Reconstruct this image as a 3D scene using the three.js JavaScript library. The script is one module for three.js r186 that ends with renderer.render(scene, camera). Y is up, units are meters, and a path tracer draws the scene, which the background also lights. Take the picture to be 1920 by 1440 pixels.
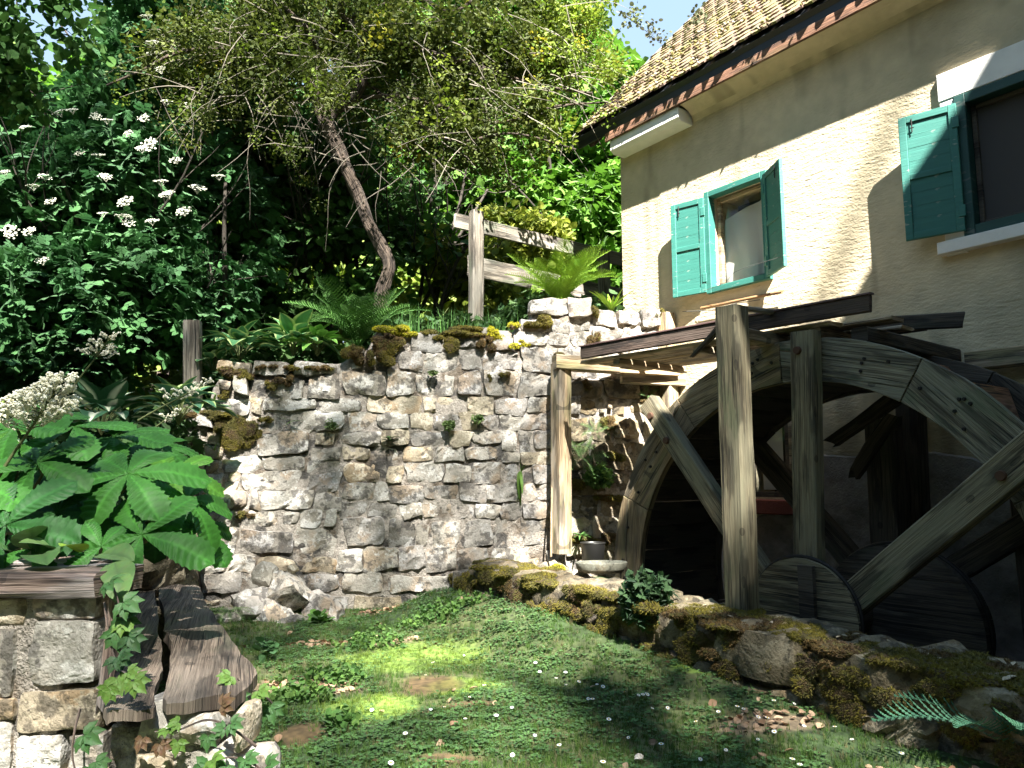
import * as THREE from 'three';
import { mergeGeometries, mergeVertices, toCreasedNormals } from 'three/addons/utils/BufferGeometryUtils.js';

// ---------- camera, sky, sun, exposure ----------
const RAD = Math.PI / 180;
const scene = new THREE.Scene();
const PITCH = 7.33 * RAD, EYE = 1.1, FOCAL = 1400;
const camera = new THREE.PerspectiveCamera(2 * Math.atan(720 / FOCAL) / RAD, 4 / 3, 0.05, 400);
camera.position.set(0, EYE, 0);
camera.rotation.set(PITCH, 0, 0);
const TH = 36.5 * RAD;
const HN = new THREE.Vector3(-Math.cos(TH), 0, Math.sin(TH));   // out of the house wall
const HF = new THREE.Vector3(-Math.sin(TH), 0, -Math.cos(TH));  // along the house wall, away
const HQ = new THREE.Vector3(1.5, 0, -7.0);
const SUN = HN.clone().addScaledVector(HF, -2.2).add(new THREE.Vector3(0, 3, 0)).normalize();
const SKYK = 0.18;
const skyTex = (() => {          // clear summer air: pale at the horizon, soft blue above, a little brighter towards the sun
  const w = 512, h = 256, d = new Float32Array(w * h * 4);
  for (let j = 0; j < h; j++) for (let i = 0; i < w; i++) {
    const el = ((j + 0.5) / h - 0.5) * Math.PI, az = ((i + 0.5) / w - 0.5) * 2 * Math.PI, y = Math.sin(el), c = Math.cos(az) * Math.cos(el) * SUN.x + y * SUN.y + Math.sin(az) * Math.cos(el) * SUN.z;
    const t = Math.pow(Math.max(y, 0), 0.55), k = 1 + 0.35 * Math.pow(Math.max(c, 0), 6), o = (j * w + i) * 4;
    d[o] = SKYK * k * (0.3 * t + 0.7 * (1 - t)); d[o + 1] = SKYK * k * (0.5 * t + 0.82 * (1 - t)); d[o + 2] = SKYK * k * (0.82 * t + 0.92 * (1 - t)); d[o + 3] = 1;
  }
  const x = new THREE.DataTexture(d, w, h, THREE.RGBAFormat, THREE.FloatType); x.mapping = THREE.EquirectangularReflectionMapping; x.magFilter = x.minFilter = THREE.LinearFilter; x.needsUpdate = true; return x;
})();
scene.background = skyTex; scene.environment = skyTex;
const sun = new THREE.DirectionalLight(new THREE.Color(1, 0.965, 0.91), 5);
sun.name = 'sun';
sun.position.copy(SUN).multiplyScalar(60);
sun.castShadow = true;
Object.assign(sun.shadow.camera, { left: -20, right: 20, top: 20, bottom: -20, near: 1, far: 140 });
sun.shadow.mapSize.set(2048, 2048);
scene.add(sun, sun.target);
const renderer = new THREE.WebGLRenderer({ antialias: true });
renderer.toneMapping = THREE.LinearToneMapping;
renderer.toneMappingExposure = 8.2;
renderer.shadowMap.enabled = true;

// ---------- helpers ----------
const V = (x, y, z) => new THREE.Vector3(x, y, z);
const UP = V(0, 1, 0);
const { clamp, lerp, smoothstep } = THREE.MathUtils;
function rng(seed) {
  let a = (seed * 2654435761) >>> 0;
  const f = () => { a = (a + 0x6d2b79f5) | 0; let t = Math.imul(a ^ (a >>> 15), 1 | a); t = (t + Math.imul(t ^ (t >>> 7), 61 | t)) ^ t; return ((t ^ (t >>> 14)) >>> 0) / 4294967296; };
  f.r = (lo, hi) => lo + (hi - lo) * f();
  f.i = (n) => Math.floor(f() * n);
  f.s = () => f() * 2 - 1;
  f.g = () => (f() + f() + f() - 1.5) / 1.5;
  f.dir = () => { const z = f() * 2 - 1, t = f() * 6.2832, q = Math.sqrt(1 - z * z); return V(q * Math.cos(t), z, q * Math.sin(t)); };
  return f;
}
const hash = (x, y, z) => { let h = Math.imul(x, 374761393) ^ Math.imul(y, 668265263) ^ Math.imul(z, 2147483647 ^ 0x5bd1e995); h = Math.imul(h ^ (h >>> 13), 1274126177); return ((h ^ (h >>> 16)) >>> 0) / 4294967296; };
const fade = (t) => t * t * (3 - 2 * t);
function noise(x, y, z = 0) {            // value noise, -1 .. 1
  const X = Math.floor(x), Y = Math.floor(y), Z = Math.floor(z), u = fade(x - X), v = fade(y - Y), w = fade(z - Z);
  const p = (a, b, c) => hash(X + a, Y + b, Z + c);
  const m = (a, b, t) => a + (b - a) * t;
  return 2 * m(m(m(p(0, 0, 0), p(1, 0, 0), u), m(p(0, 1, 0), p(1, 1, 0), u), v), m(m(p(0, 0, 1), p(1, 0, 1), u), m(p(0, 1, 1), p(1, 1, 1), u), v), w) - 1;
}
const fbm = (x, y, z = 0, o = 4) => { let s = 0, a = 0.5; for (let i = 0; i < o; i++, a *= 0.5) { s += a * noise(x, y, z); x = x * 2.03 + 17.1; y = y * 2.03 + 5.7; z = z * 2.03 + 9.2; } return s; };
// tileable noise for textures: u, v in 0..1, f cells per tile
function tnoise(u, v, f, seed, fy = f) {
  const x = u * f, y = v * fy, X = Math.floor(x), Y = Math.floor(y), a = fade(x - X), b = fade(y - Y);
  const p = (i, j) => hash((X + i) % f, (Y + j) % fy, seed);
  return (p(0, 0) * (1 - a) + p(1, 0) * a) * (1 - b) + (p(0, 1) * (1 - a) + p(1, 1) * a) * b;
}
const tfbm = (u, v, f, seed, o = 5, fy = f) => { let s = 0, a = 0.5, n = 0; for (let i = 0; i < o; i++, a *= 0.55, f *= 2, fy *= 2) { s += a * tnoise(u, v, f, seed + i, fy); n += a; } return s / n; };
const toS = (c) => Math.round(255 * clamp(c <= 0.0031308 ? c * 12.92 : 1.055 * Math.pow(c, 1 / 2.4) - 0.055, 0, 1));
function colorTex(n, fn, m = n) {         // fn(u, v) -> linear rgb
  const d = new Uint8Array(n * m * 4);
  for (let y = 0; y < m; y++) for (let x = 0; x < n; x++) { const c = fn((x + 0.5) / n, (y + 0.5) / m), i = (y * n + x) * 4; d[i] = toS(c[0]); d[i + 1] = toS(c[1]); d[i + 2] = toS(c[2]); d[i + 3] = 255; }
  return finish(new THREE.DataTexture(d, n, m), true);
}
function valueTex(n, fn, m = n) {
  const d = new Uint8Array(n * m * 4);
  for (let y = 0; y < m; y++) for (let x = 0; x < n; x++) { const i = (y * n + x) * 4, c = Math.round(255 * clamp(fn((x + 0.5) / n, (y + 0.5) / m), 0, 1)); d[i] = d[i + 1] = d[i + 2] = c; d[i + 3] = 255; }
  return finish(new THREE.DataTexture(d, n, m), false);
}
function finish(t, srgb) { t.wrapS = t.wrapT = THREE.RepeatWrapping; t.magFilter = THREE.LinearFilter; t.minFilter = THREE.LinearMipmapLinearFilter; t.generateMipmaps = true; if (srgb) t.colorSpace = THREE.SRGBColorSpace; t.needsUpdate = true; return t; }
function metres(t, w, h = w) { const c = t.clone(); c.repeat.set(1 / w, 1 / h); c.needsUpdate = true; return c; }
const mix3 = (a, b, t) => [lerp(a[0], b[0], t), lerp(a[1], b[1], t), lerp(a[2], b[2], t)];
const rgb = (r, g, b) => new THREE.Color().setRGB(r, g, b);

// names, groups, parts
const used = new Map(), at0 = new WeakMap();
function numbered(n) { const k = used.get(n) ?? 0; used.set(n, k + 1); return k ? n + '_' + String(k).padStart(3, '0') : n; }
function tag(o, label, category, group) { Object.assign(o.userData, { label, category }); if (group) o.userData.group = group; return o; }
function thing(name, label, category, base, group) {
  const o = new THREE.Group(); o.name = numbered(name); o.position.copy(base); at0.set(o, base.clone()); scene.add(o);
  return tag(o, label, category, group);
}
function lightOn(m) { m.castShadow = m.receiveShadow = true; return m; }
function part(name, g, mat, parent, local = false) {      // geometry in world metres unless local
  const b = at0.get(parent) ?? V(0, 0, 0);
  if (!local) g.translate(-b.x, -b.y, -b.z);
  const m = lightOn(new THREE.Mesh(g, mat)); m.name = name; parent.add(m); at0.set(m, local ? V(0, 0, 0) : b);
  return m;
}
function single(name, g, mat, label, category, group) {   // a thing that is one mesh
  g.computeBoundingBox(); const c = g.boundingBox.getCenter(V()), b = V(c.x, g.boundingBox.min.y, c.z);
  g.translate(-b.x, -b.y, -b.z);
  const m = lightOn(new THREE.Mesh(g, mat)); m.name = numbered(name); m.position.copy(b); at0.set(m, b); scene.add(m);
  return tag(m, label, category, group);
}
function setting(name, g, mat) { const m = lightOn(new THREE.Mesh(g, mat)); m.name = numbered(name); m.userData.kind = 'structure'; scene.add(m); return m; }
const dummy = new THREE.Object3D();
function scatter(name, g, mat, list, parent, kind = 'stuff') {   // list of {p, q, s, c}, world places
  const b = parent === scene ? V(0, 0, 0) : at0.get(parent) ?? V(0, 0, 0);
  const m = lightOn(new THREE.InstancedMesh(g, mat, list.length)); m.name = name; if (kind) m.userData.kind = kind;
  list.forEach((e, i) => {
    dummy.position.copy(e.p).sub(b); dummy.quaternion.copy(e.q);
    typeof e.s === 'number' ? dummy.scale.setScalar(e.s) : dummy.scale.copy(e.s);
    dummy.updateMatrix(); m.setMatrixAt(i, dummy.matrix); if (e.c) m.setColorAt(i, e.c);
  });
  parent.add(m); return m;
}
const spin = (R) => new THREE.Quaternion().setFromEuler(new THREE.Euler(R.r(-0.5, 0.5), R.r(0, 6.283), R.r(-0.5, 0.5)));
const anyTurn = (R) => new THREE.Quaternion().setFromAxisAngle(R.dir(), R.r(0, 6.283));

// sight lines of the survey photograph, used to measure places on known planes
function ray(u, v) { const a = (u - 960) / FOCAL, b = (720 - v) / FOCAL, c = Math.cos(PITCH), s = Math.sin(PITCH); return V(a, b * c + s, -(c - b * s)); }
const hit = (u, v, P, N) => { const d = ray(u, v), C = V(0, EYE, 0); return C.addScaledVector(d, P.clone().sub(V(0, EYE, 0)).dot(N) / d.dot(N)); };
const WP = V(-1.775, 0, -6.41), WE = V(Math.cos(10 * RAD), 0, -Math.sin(10 * RAD)), WM = V(Math.sin(10 * RAD), 0, Math.cos(10 * RAD));
const H = (s, y, o) => HQ.clone().addScaledVector(HF, s).addScaledVector(HN, o).setY(y);       // house axes
const W = (t, y, o) => WP.clone().addScaledVector(WE, t).addScaledVector(WM, o).setY(y);       // stone wall axes
const onHouse = (u, v, o = 0) => hit(u, v, HQ.clone().addScaledVector(HN, o), HN);
const onWall = (u, v, o = 0) => hit(u, v, WP.clone().addScaledVector(WM, o), WM);
const onLevel = (u, v, y) => hit(u, v, V(0, y, 0), UP);
const atDepth = (u, v, z) => hit(u, v, V(0, 0, -z), V(0, 0, 1));
const hs = (u, v, o = 0) => { const d = onHouse(u, v, o); return [d.clone().sub(HQ).dot(HF), d.y]; };
const ws = (u, v, o = 0) => { const d = onWall(u, v, o); return [d.clone().sub(WP).dot(WE), d.y]; };

// ---------- geometry helpers ----------
function geo(pos, uv, idx, col) {
  const g = new THREE.BufferGeometry();
  g.setAttribute('position', new THREE.Float32BufferAttribute(pos, 3));
  if (uv) g.setAttribute('uv', new THREE.Float32BufferAttribute(uv, 2));
  if (col) g.setAttribute('color', new THREE.Float32BufferAttribute(col, 3));
  if (idx) g.setIndex(idx);
  g.computeVertexNormals();
  return g;
}
function boxUV(g, ox = 0, oy = 0) {        // uv in metres by the strongest axis of each triangle
  if (g.index) g = g.toNonIndexed();
  const p = g.attributes.position, uv = new Float32Array(p.count * 2), a = V(), b = V(), c = V(), n = V();
  for (let i = 0; i < p.count; i += 3) {
    a.fromBufferAttribute(p, i); b.fromBufferAttribute(p, i + 1); c.fromBufferAttribute(p, i + 2);
    n.subVectors(b, a).cross(c.clone().sub(a)); const x = Math.abs(n.x), y = Math.abs(n.y), z = Math.abs(n.z);
    [a, b, c].forEach((q, k) => { const o = (i + k) * 2; if (z >= x && z >= y) { uv[o] = q.x; uv[o + 1] = q.y; } else if (x >= y) { uv[o] = q.z; uv[o + 1] = q.y; } else { uv[o] = q.x; uv[o + 1] = q.z; } uv[o] += ox; uv[o + 1] += oy; });
  }
  g.setAttribute('uv', new THREE.BufferAttribute(uv, 2));
  return g;
}
const merge = (l) => mergeGeometries(l.map((g) => { const h = g.index ? g.toNonIndexed() : g; for (const k of Object.keys(h.attributes)) if (!['position', 'normal', 'uv'].includes(k)) h.deleteAttribute(k); return h; }));
// a timber from A to B: w across (towards side), h the other way; edges chamfered, worn, uv.x along the grain
let beamSeed = 1;
function beam(A, B, w, h, side = UP, o = {}) {
  const R = rng(9000 + beamSeed++), L = A.distanceTo(B), x = B.clone().sub(A).normalize(), z = x.clone().cross(side).normalize(), y = z.clone().cross(x).normalize();
  const n = o.n ?? Math.max(2, Math.min(24, Math.round(L / 0.12))), c = Math.min(o.c ?? 0.008, w * 0.3, h * 0.3), j = o.j ?? 0.003;
  const S = [[-w / 2 + c, -h / 2], [w / 2 - c, -h / 2], [w / 2, -h / 2 + c], [w / 2, h / 2 - c], [w / 2 - c, h / 2], [-w / 2 + c, h / 2], [-w / 2, h / 2 - c], [-w / 2, -h / 2 + c]];
  const q = [], pos = [], uv = [], ou = R() * 7, ov = R() * 7, bow = o.bow ?? 0.004 * R.s(), phase = R() * 100;
  for (let i = 0; i <= n; i++) {
    const t = i / n, ring = [];
    for (const [a, b] of S) {
      const d = j * (noise(t * L * 6 + phase, a * 40, b * 40) + 0.7 * noise(t * L * 19 + phase, a * 90, b * 90)), e = i === 0 || i === n ? (o.rag ?? 0.004) * noise(a * 60 + phase, b * 60, i) : 0;
      const taper = o.taper ? lerp(1, o.taper, t) : 1;
      ring.push(A.clone().addScaledVector(x, t * L + e).addScaledVector(z, a * taper * (1 + d / Math.max(w, 0.03)) + bow * Math.sin(t * Math.PI)).addScaledVector(y, b * taper * (1 + d / Math.max(h, 0.03))));
    }
    q.push(ring);
  }
  const put = (v, a, b) => { pos.push(v.x, v.y, v.z); uv.push(a + ou, b + ov); };
  let around = [0]; for (let k = 0; k < 8; k++) { const a = S[k], b = S[(k + 1) % 8]; around.push(around[k] + Math.hypot(a[0] - b[0], a[1] - b[1])); }
  for (let i = 0; i < n; i++) for (let k = 0; k < 8; k++) {
    const m = (k + 1) % 8, u0 = i / n * L, u1 = (i + 1) / n * L;
    put(q[i][k], u0, around[k]); put(q[i][m], u0, around[k + 1]); put(q[i + 1][m], u1, around[k + 1]);
    put(q[i][k], u0, around[k]); put(q[i + 1][m], u1, around[k + 1]); put(q[i + 1][k], u1, around[k]);
  }
  for (const e of [0, n]) for (let k = 1; k < 7; k++) { const t = e ? [0, k, k + 1] : [0, k + 1, k]; for (const m of t) put(q[e][m], S[m][0] * 0.15, S[m][1]); }
  let g = geo(pos, uv);
  g = toCreasedNormals(g, 0.5);
  return g;
}
const tri = (c) => new THREE.CatmullRomCurve3(c);
function tube(points, radii, sides = 6, seg = 0, rough = 0) {
  if (radii.length < 2) radii = [radii[0], radii[0]];
  const c = new THREE.CatmullRomCurve3(points), n = seg || Math.max(3, points.length * 3), f = c.computeFrenetFrames(n, false), pos = [], uv = [], idx = [], L = c.getLength();
  for (let i = 0; i <= n; i++) {
    const t = i / n, p = c.getPointAt(t), k = t * (radii.length - 1), a = Math.floor(Math.min(k, radii.length - 1.001)), r = lerp(radii[a], radii[Math.min(a + 1, radii.length - 1)], k - a);
    for (let s = 0; s <= sides; s++) {
      const w = (s % sides) / sides * 6.2832, rr = r * (1 + rough * noise(Math.cos(w) * 2 + 5, Math.sin(w) * 2, t * L * 4));
      const v = p.clone().addScaledVector(f.normals[i], rr * Math.cos(w)).addScaledVector(f.binormals[i], rr * Math.sin(w));
      pos.push(v.x, v.y, v.z); uv.push(t * L, s / sides * 6.2832 * radii[0]);
    }
  }
  for (let i = 0; i < n; i++) for (let s = 0; s < sides; s++) { const a = i * (sides + 1) + s, b = a + sides + 1; idx.push(a, a + 1, b, b, a + 1, b + 1); }
  return geo(pos, uv, idx);
}
// a quarried block, w x h x d, front face towards +z at z = 0, rounded and uneven
function blockGeo(w, h, d, R, o = {}) {
  const nx = o.nx ?? clamp(Math.round(w / 0.035), 4, 12), ny = o.ny ?? clamp(Math.round(h / 0.035), 3, 9), k = o.k ?? R.r(5, 9);
  let g = new THREE.BoxGeometry(2, 2, 2, nx, ny, 2);
  g.deleteAttribute('uv'); g.deleteAttribute('normal'); g = mergeVertices(g, 1e-4);
  const p = g.attributes.position, ph = R() * 200, q = [0, 1, 2, 3].map(() => [R.s() * (o.skew ?? 0.12), R.s() * (o.skew ?? 0.12)]), amp = o.amp ?? 0.012, tilt = R.s() * 0.05, tilt2 = R.s() * 0.06;
  for (let i = 0; i < p.count; i++) {
    let x = p.getX(i), y = p.getY(i), z = p.getZ(i);
    const m = Math.max(Math.abs(x), Math.abs(y), Math.abs(z)), L = Math.pow(Math.abs(x) ** k + Math.abs(y) ** k + Math.abs(z) ** k, 1 / k);
    x *= m / L; y *= m / L; z *= m / L;
    const a = (x + 1) / 2, b = (y + 1) / 2;
    const dx = lerp(lerp(q[0][0], q[1][0], a), lerp(q[2][0], q[3][0], a), b), dy = lerp(lerp(q[0][1], q[1][1], a), lerp(q[2][1], q[3][1], a), b);
    let X = x * w / 2 + dx * Math.min(w, h) * 0.5, Y = y * h / 2 + dy * h * 0.5, Z = (z - 1) * d / 2;
    X += amp * 1.1 * noise(X * 14 + ph, Y * 14, 3.1); Y += amp * 1.2 * noise(X * 14 + ph, Y * 14, 7.7);
    const front = (z + 1) / 2;
    Z += front * (amp * 1.5 * fbm(X * 7 + ph, Y * 9, 1.3, 3) * 2 + amp * 0.8 * noise(X * 30 + ph, Y * 30, 2) + tilt * Y + tilt2 * X * 0.5);
    p.setXYZ(i, X, Y, Z);
  }
  g = toCreasedNormals(g.toNonIndexed(), o.crease ?? 0.75);
  return boxUV(g, R() * 5, R() * 5);
}
function boulderGeo(r, R, flat = 0.7, detail = 2) {
  let g = new THREE.IcosahedronGeometry(1, detail); g.deleteAttribute('uv'); g.deleteAttribute('normal'); g = mergeVertices(g, 1e-4);
  const p = g.attributes.position, v = V(), cuts = []; for (let i = 0; i < 9; i++) cuts.push([R.dir(), R.r(0.55, 0.9)]);
  const ph = R() * 90;
  for (let i = 0; i < p.count; i++) {
    v.fromBufferAttribute(p, i).normalize();
    let m = 1; for (const [n, d] of cuts) { const k = v.dot(n); if (k > 0) m = Math.min(m, d / k); }
    m = Math.min(m, 1) * (1 + 0.12 * noise(v.x * 2.4 + ph, v.y * 2.4, v.z * 2.4)) * (1 + 0.05 * noise(v.x * 7 + ph, v.y * 7, v.z * 7));
    p.setXYZ(i, v.x * m * r, v.y * m * r * flat, v.z * m * r * 0.85);
  }
  return boxUV(toCreasedNormals(g.toNonIndexed(), 0.55), R() * 5, R() * 5);
}
const rotY = (dir) => Math.atan2(dir.x, dir.z);                 // turn that sends +z to dir
const WTURN = rotY(WM), HTURN = rotY(HN);
function flatUV(g, ox = 0, oy = 0) { return boxUV(g, ox, oy); }
function boxAt(w, h, d, p, turn = 0, c = 0.004) {               // chamfered box with uv in metres, centre p
  const s = new THREE.Shape(), a = w / 2 - c, b = h / 2 - c; s.moveTo(-a, -b); s.lineTo(a, -b); s.lineTo(a, b); s.lineTo(-a, b);
  const g = new THREE.ExtrudeGeometry(s, { depth: Math.max(d - 2 * c, 0.001), bevelEnabled: true, bevelThickness: c, bevelSize: c, bevelSegments: 1, steps: 1 });
  g.translate(0, 0, -d / 2 + c);
  const u = boxUV(g, p.x * 3.1, p.z * 2.7); u.rotateY(turn); u.translate(p.x, p.y, p.z); return u;
}
// ---------- materials ----------
const std = (o) => new THREE.MeshStandardMaterial({ roughness: 0.9, ...o });
const stoneMap = colorTex(1024, (u, v) => {
  const big = tfbm(u, v, 3, 1, 5), mid = tfbm(u, v, 9, 11, 5), fine = tfbm(u, v, 60, 21, 3), pit = tnoise(u, v, 150, 31);
  let c = mix3([0.27, 0.25, 0.21], [0.4, 0.38, 0.34], smoothstep(big, 0.3, 0.7));
  c = mix3(c, [0.38, 0.26, 0.15], 0.45 * smoothstep(tfbm(u, v, 5, 41, 4), 0.55, 0.72));
  c = mix3(c, [0.54, 0.53, 0.5], 0.8 * smoothstep(mid + 0.25 * (fine - 0.5), 0.54, 0.64));
  const black = smoothstep(tfbm(u, v, 6, 51, 5) * 0.55 + tfbm(u, v, 26, 61, 4) * 0.45 + 0.2 * (fine - 0.5), 0.53, 0.63);
  c = mix3(c, [0.06, 0.055, 0.05], 0.74 * black);
  const k = 0.72 + 0.45 * fine + (pit > 0.93 ? -0.3 : 0);
  return [c[0] * k, c[1] * k, c[2] * k];
});
const stoneBump = valueTex(1024, (u, v) => 0.5 * tfbm(u, v, 14, 71, 5) + 0.35 * tfbm(u, v, 70, 81, 3) + (tnoise(u, v, 90, 91) > 0.85 ? 0 : 0.15));
const stoneT = metres(stoneMap, 0.9), stoneB = metres(stoneBump, 0.7);
const stoneMat = (r, g, b) => std({ map: stoneT, bumpMap: stoneB, bumpScale: 0.014, color: rgb(r, g, b), roughness: 0.95 });
const STONES = [stoneMat(1.05, 1.03, 1), stoneMat(0.86, 0.84, 0.84), stoneMat(1.18, 1.08, 0.9), stoneMat(0.7, 0.69, 0.68), stoneMat(1.2, 1.18, 1.14), stoneMat(1.0, 0.88, 0.7)];
const WETSTONE = [stoneMat(0.5, 0.43, 0.3), stoneMat(0.64, 0.56, 0.41), stoneMat(0.38, 0.33, 0.24), stoneMat(0.78, 0.73, 0.6)];
const mortarMap = colorTex(512, (u, v) => {
  const a = tfbm(u, v, 6, 101, 5), f = tfbm(u, v, 60, 111, 3), k = 0.55 + 0.8 * f;
  let c = mix3([0.17, 0.135, 0.1], [0.38, 0.34, 0.29], smoothstep(a, 0.3, 0.6));
  c = mix3(c, [0.035, 0.035, 0.035], 0.8 * smoothstep(tfbm(u, v, 7, 121, 4), 0.54, 0.66));
  return c.map((x) => x * k);
});
const M = {};
M.mortar = std({ map: metres(mortarMap, 0.8), bumpMap: metres(stoneBump, 0.5), bumpScale: 0.03, roughness: 1 });
const stuccoBump = valueTex(1024, (u, v) => { const w = 0.012 * (tfbm(u, v, 8, 131, 3) - 0.5); return 0.7 * tfbm(u + w, v + w, 26, 141, 4, 78) + 0.3 * tfbm(u, v, 120, 151, 2); });
const stuccoMap = colorTex(512, (u, v) => { const a = tfbm(u, v, 3, 161, 5), f = tfbm(u, v, 40, 171, 3), k = (0.86 + 0.28 * f) * (1 - 0.3 * smoothstep(tfbm(u, v, 14, 175, 3, 2), 0.58, 0.75)) * (1 - 0.2 * smoothstep(tfbm(u, v, 4, 178, 5), 0.5, 0.7)); return mix3([0.5, 0.415, 0.265], [0.59, 0.505, 0.345], a).map((x) => x * k); });
M.stucco = std({ map: metres(stuccoMap, 3.4), bumpMap: metres(stuccoBump, 1.3), bumpScale: 0.008, roughness: 1 });
const plasterMap = colorTex(512, (u, v) => { const a = tfbm(u, v, 4, 181, 5, 9), f = tfbm(u, v, 40, 191, 3), k = 0.8 + 0.4 * f; return mix3([0.2, 0.185, 0.165], [0.36, 0.33, 0.3], smoothstep(a, 0.3, 0.7)).map((x) => x * k); });
M.base = std({ map: metres(plasterMap, 1.3), bumpMap: metres(stoneBump, 0.8), bumpScale: 0.012, roughness: 0.95 });
const whiteMap = colorTex(256, (u, v) => { const k = 0.85 + 0.2 * tfbm(u, v, 8, 201, 5); return [0.76 * k, 0.74 * k, 0.69 * k]; });
M.white = std({ map: metres(whiteMap, 0.7), bumpMap: metres(stoneBump, 0.6), bumpScale: 0.002, roughness: 0.8 });
// weathered timber: u runs along the grain, one tile is 1.2 m x 0.3 m
const woodMap = (seed, dark, light, grey, algae) => colorTex(1024, (u, v) => {
  const w = 0.05 * (tfbm(u, v, 2, seed, 3) - 0.5), g = tfbm(u, v + w, 2, seed + 1, 4, 30), f = tfbm(u, v + w, 10, seed + 9, 3, 120), b = tfbm(u, v, 3, seed + 15, 5, 3);
  let c = mix3(dark, light, smoothstep(0.42 * g + 0.58 * f, 0.34, 0.66));
  c = mix3(c, grey, 0.75 * smoothstep(b, 0.4, 0.68));
  c = mix3(c, algae, 0.7 * smoothstep(tfbm(u, v, 5, seed + 21, 4, 5), 0.55, 0.75));
  const crack = smoothstep(tfbm(u, v + w, 3, seed + 31, 2, 48), 0.72, 0.8), kn = tnoise(u, v, 9, seed + 35, 4) > 0.94 ? 0.5 : 1;
  return c.map((x) => x * (1 - 0.85 * crack) * (1 - 0.55 * smoothstep(tfbm(u, v, 4, seed + 41, 5, 6), 0.52, 0.7)) * (0.82 + 0.36 * f) * kn);
}, 512);
const woodBump = valueTex(1024, (u, v) => { const w = 0.05 * (tfbm(u, v, 2, 301, 3) - 0.5); return 0.5 * tfbm(u, v + w, 2, 302, 4, 30) + 0.5 * tfbm(u, v + w, 6, 310, 3, 150) - 0.5 * smoothstep(tfbm(u, v + w, 2, 320, 2, 40), 0.76, 0.84); }, 512);
const wood = (map, o = {}) => std({ map: metres(map, 1.2, 0.3), bumpMap: metres(woodBump, 1.2, 0.3), bumpScale: 0.006, roughness: 0.88, ...o });
const wm1 = woodMap(401, [0.2, 0.14, 0.08], [0.44, 0.33, 0.2], [0.36, 0.31, 0.24], [0.2, 0.19, 0.09]);
const wm2 = woodMap(451, [0.12, 0.1, 0.075], [0.3, 0.27, 0.21], [0.24, 0.23, 0.19], [0.13, 0.15, 0.1]);
M.timber = wood(wm1); M.timberPale = wood(wm1, { color: rgb(1.25, 1.22, 1.15) }); M.timberGrey = wood(wm2, { color: rgb(1.25, 1.2, 1.15) });
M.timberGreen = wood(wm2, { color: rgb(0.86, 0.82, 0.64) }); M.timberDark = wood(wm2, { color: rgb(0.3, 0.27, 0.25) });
M.wheelWood = wood(wm1, { color: rgb(0.6, 0.6, 0.54) }); M.wheelGreen = wood(wm2, { color: rgb(0.84, 0.86, 0.76) });
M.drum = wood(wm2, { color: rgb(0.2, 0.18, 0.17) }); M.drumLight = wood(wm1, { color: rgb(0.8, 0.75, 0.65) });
M.paddle = wood(wm1, { color: rgb(0.72, 0.5, 0.46) });
M.rotten = wood(woodMap(501, [0.07, 0.045, 0.035], [0.26, 0.19, 0.15], [0.4, 0.36, 0.34], [0.16, 0.11, 0.06]), { bumpScale: 0.012 });
M.fence = wood(wm2, { color: rgb(0.95, 0.92, 0.93) });
M.redBoard = wood(wm1, { color: rgb(0.62, 0.42, 0.4) }); M.soffit = wood(wm2, { color: rgb(0.34, 0.25, 0.23) });
M.rail = std({ color: rgb(0.14, 0.085, 0.08), roughness: 0.55, metalness: 0.2 });
M.gutter = std({ color: rgb(0.022, 0.025, 0.028), roughness: 0.45, metalness: 0.3 });
const paintMap = colorTex(512, (u, v) => { const f = tfbm(u, v, 3, 551, 4, 60), a = tfbm(u, v, 5, 561, 5), chip = smoothstep(tfbm(u, v, 12, 571, 4, 40), 0.7, 0.78); return mix3(mix3([0.02, 0.125, 0.097], [0.034, 0.17, 0.135], a), [0.3, 0.32, 0.27], 0.6 * chip).map((x) => x * (0.85 + 0.3 * f)); });
M.green = std({ map: metres(paintMap, 0.9, 0.9), bumpMap: metres(woodBump, 0.9, 0.3), bumpScale: 0.002, roughness: 0.6 });
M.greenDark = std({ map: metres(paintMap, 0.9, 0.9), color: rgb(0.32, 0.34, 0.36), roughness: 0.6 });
M.iron = std({ color: rgb(0.03, 0.027, 0.025), roughness: 0.6, metalness: 0.7 });
M.rust = std({ color: rgb(0.09, 0.045, 0.025), roughness: 0.85, metalness: 0.3 });
M.steel = std({ color: rgb(0.07, 0.07, 0.065), roughness: 0.4, metalness: 0.9 });
M.wire = std({ color: rgb(0.12, 0.12, 0.11), roughness: 0.6, metalness: 0.4 });
M.glass = new THREE.MeshPhysicalMaterial({ color: rgb(0.92, 0.95, 0.94), transmission: 1, thickness: 0, roughness: 0.04 });
M.curtain = new THREE.MeshPhysicalMaterial({ color: rgb(0.62, 0.58, 0.55), roughness: 1, transmission: 0.25, thickness: 0, side: THREE.DoubleSide });
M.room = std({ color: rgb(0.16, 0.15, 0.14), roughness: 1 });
M.screen = std({ color: rgb(0.05, 0.045, 0.042), roughness: 0.9 });
M.redSill = std({ map: metres(whiteMap, 0.3), bumpMap: metres(stoneBump, 0.3), bumpScale: 0.006, color: rgb(0.42, 0.13, 0.11), roughness: 0.9 });
const tileMap = colorTex(512, (u, v) => { const a = tfbm(u, v, 4, 601, 5), f = tfbm(u, v, 30, 611, 3); let c = mix3([0.095, 0.06, 0.042], [0.165, 0.115, 0.085], a); c = mix3(c, [0.2, 0.2, 0.06], 0.7 * smoothstep(tfbm(u, v, 7, 621, 4), 0.55, 0.7)); return c.map((x) => x * (0.7 + 0.6 * f)); });
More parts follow.
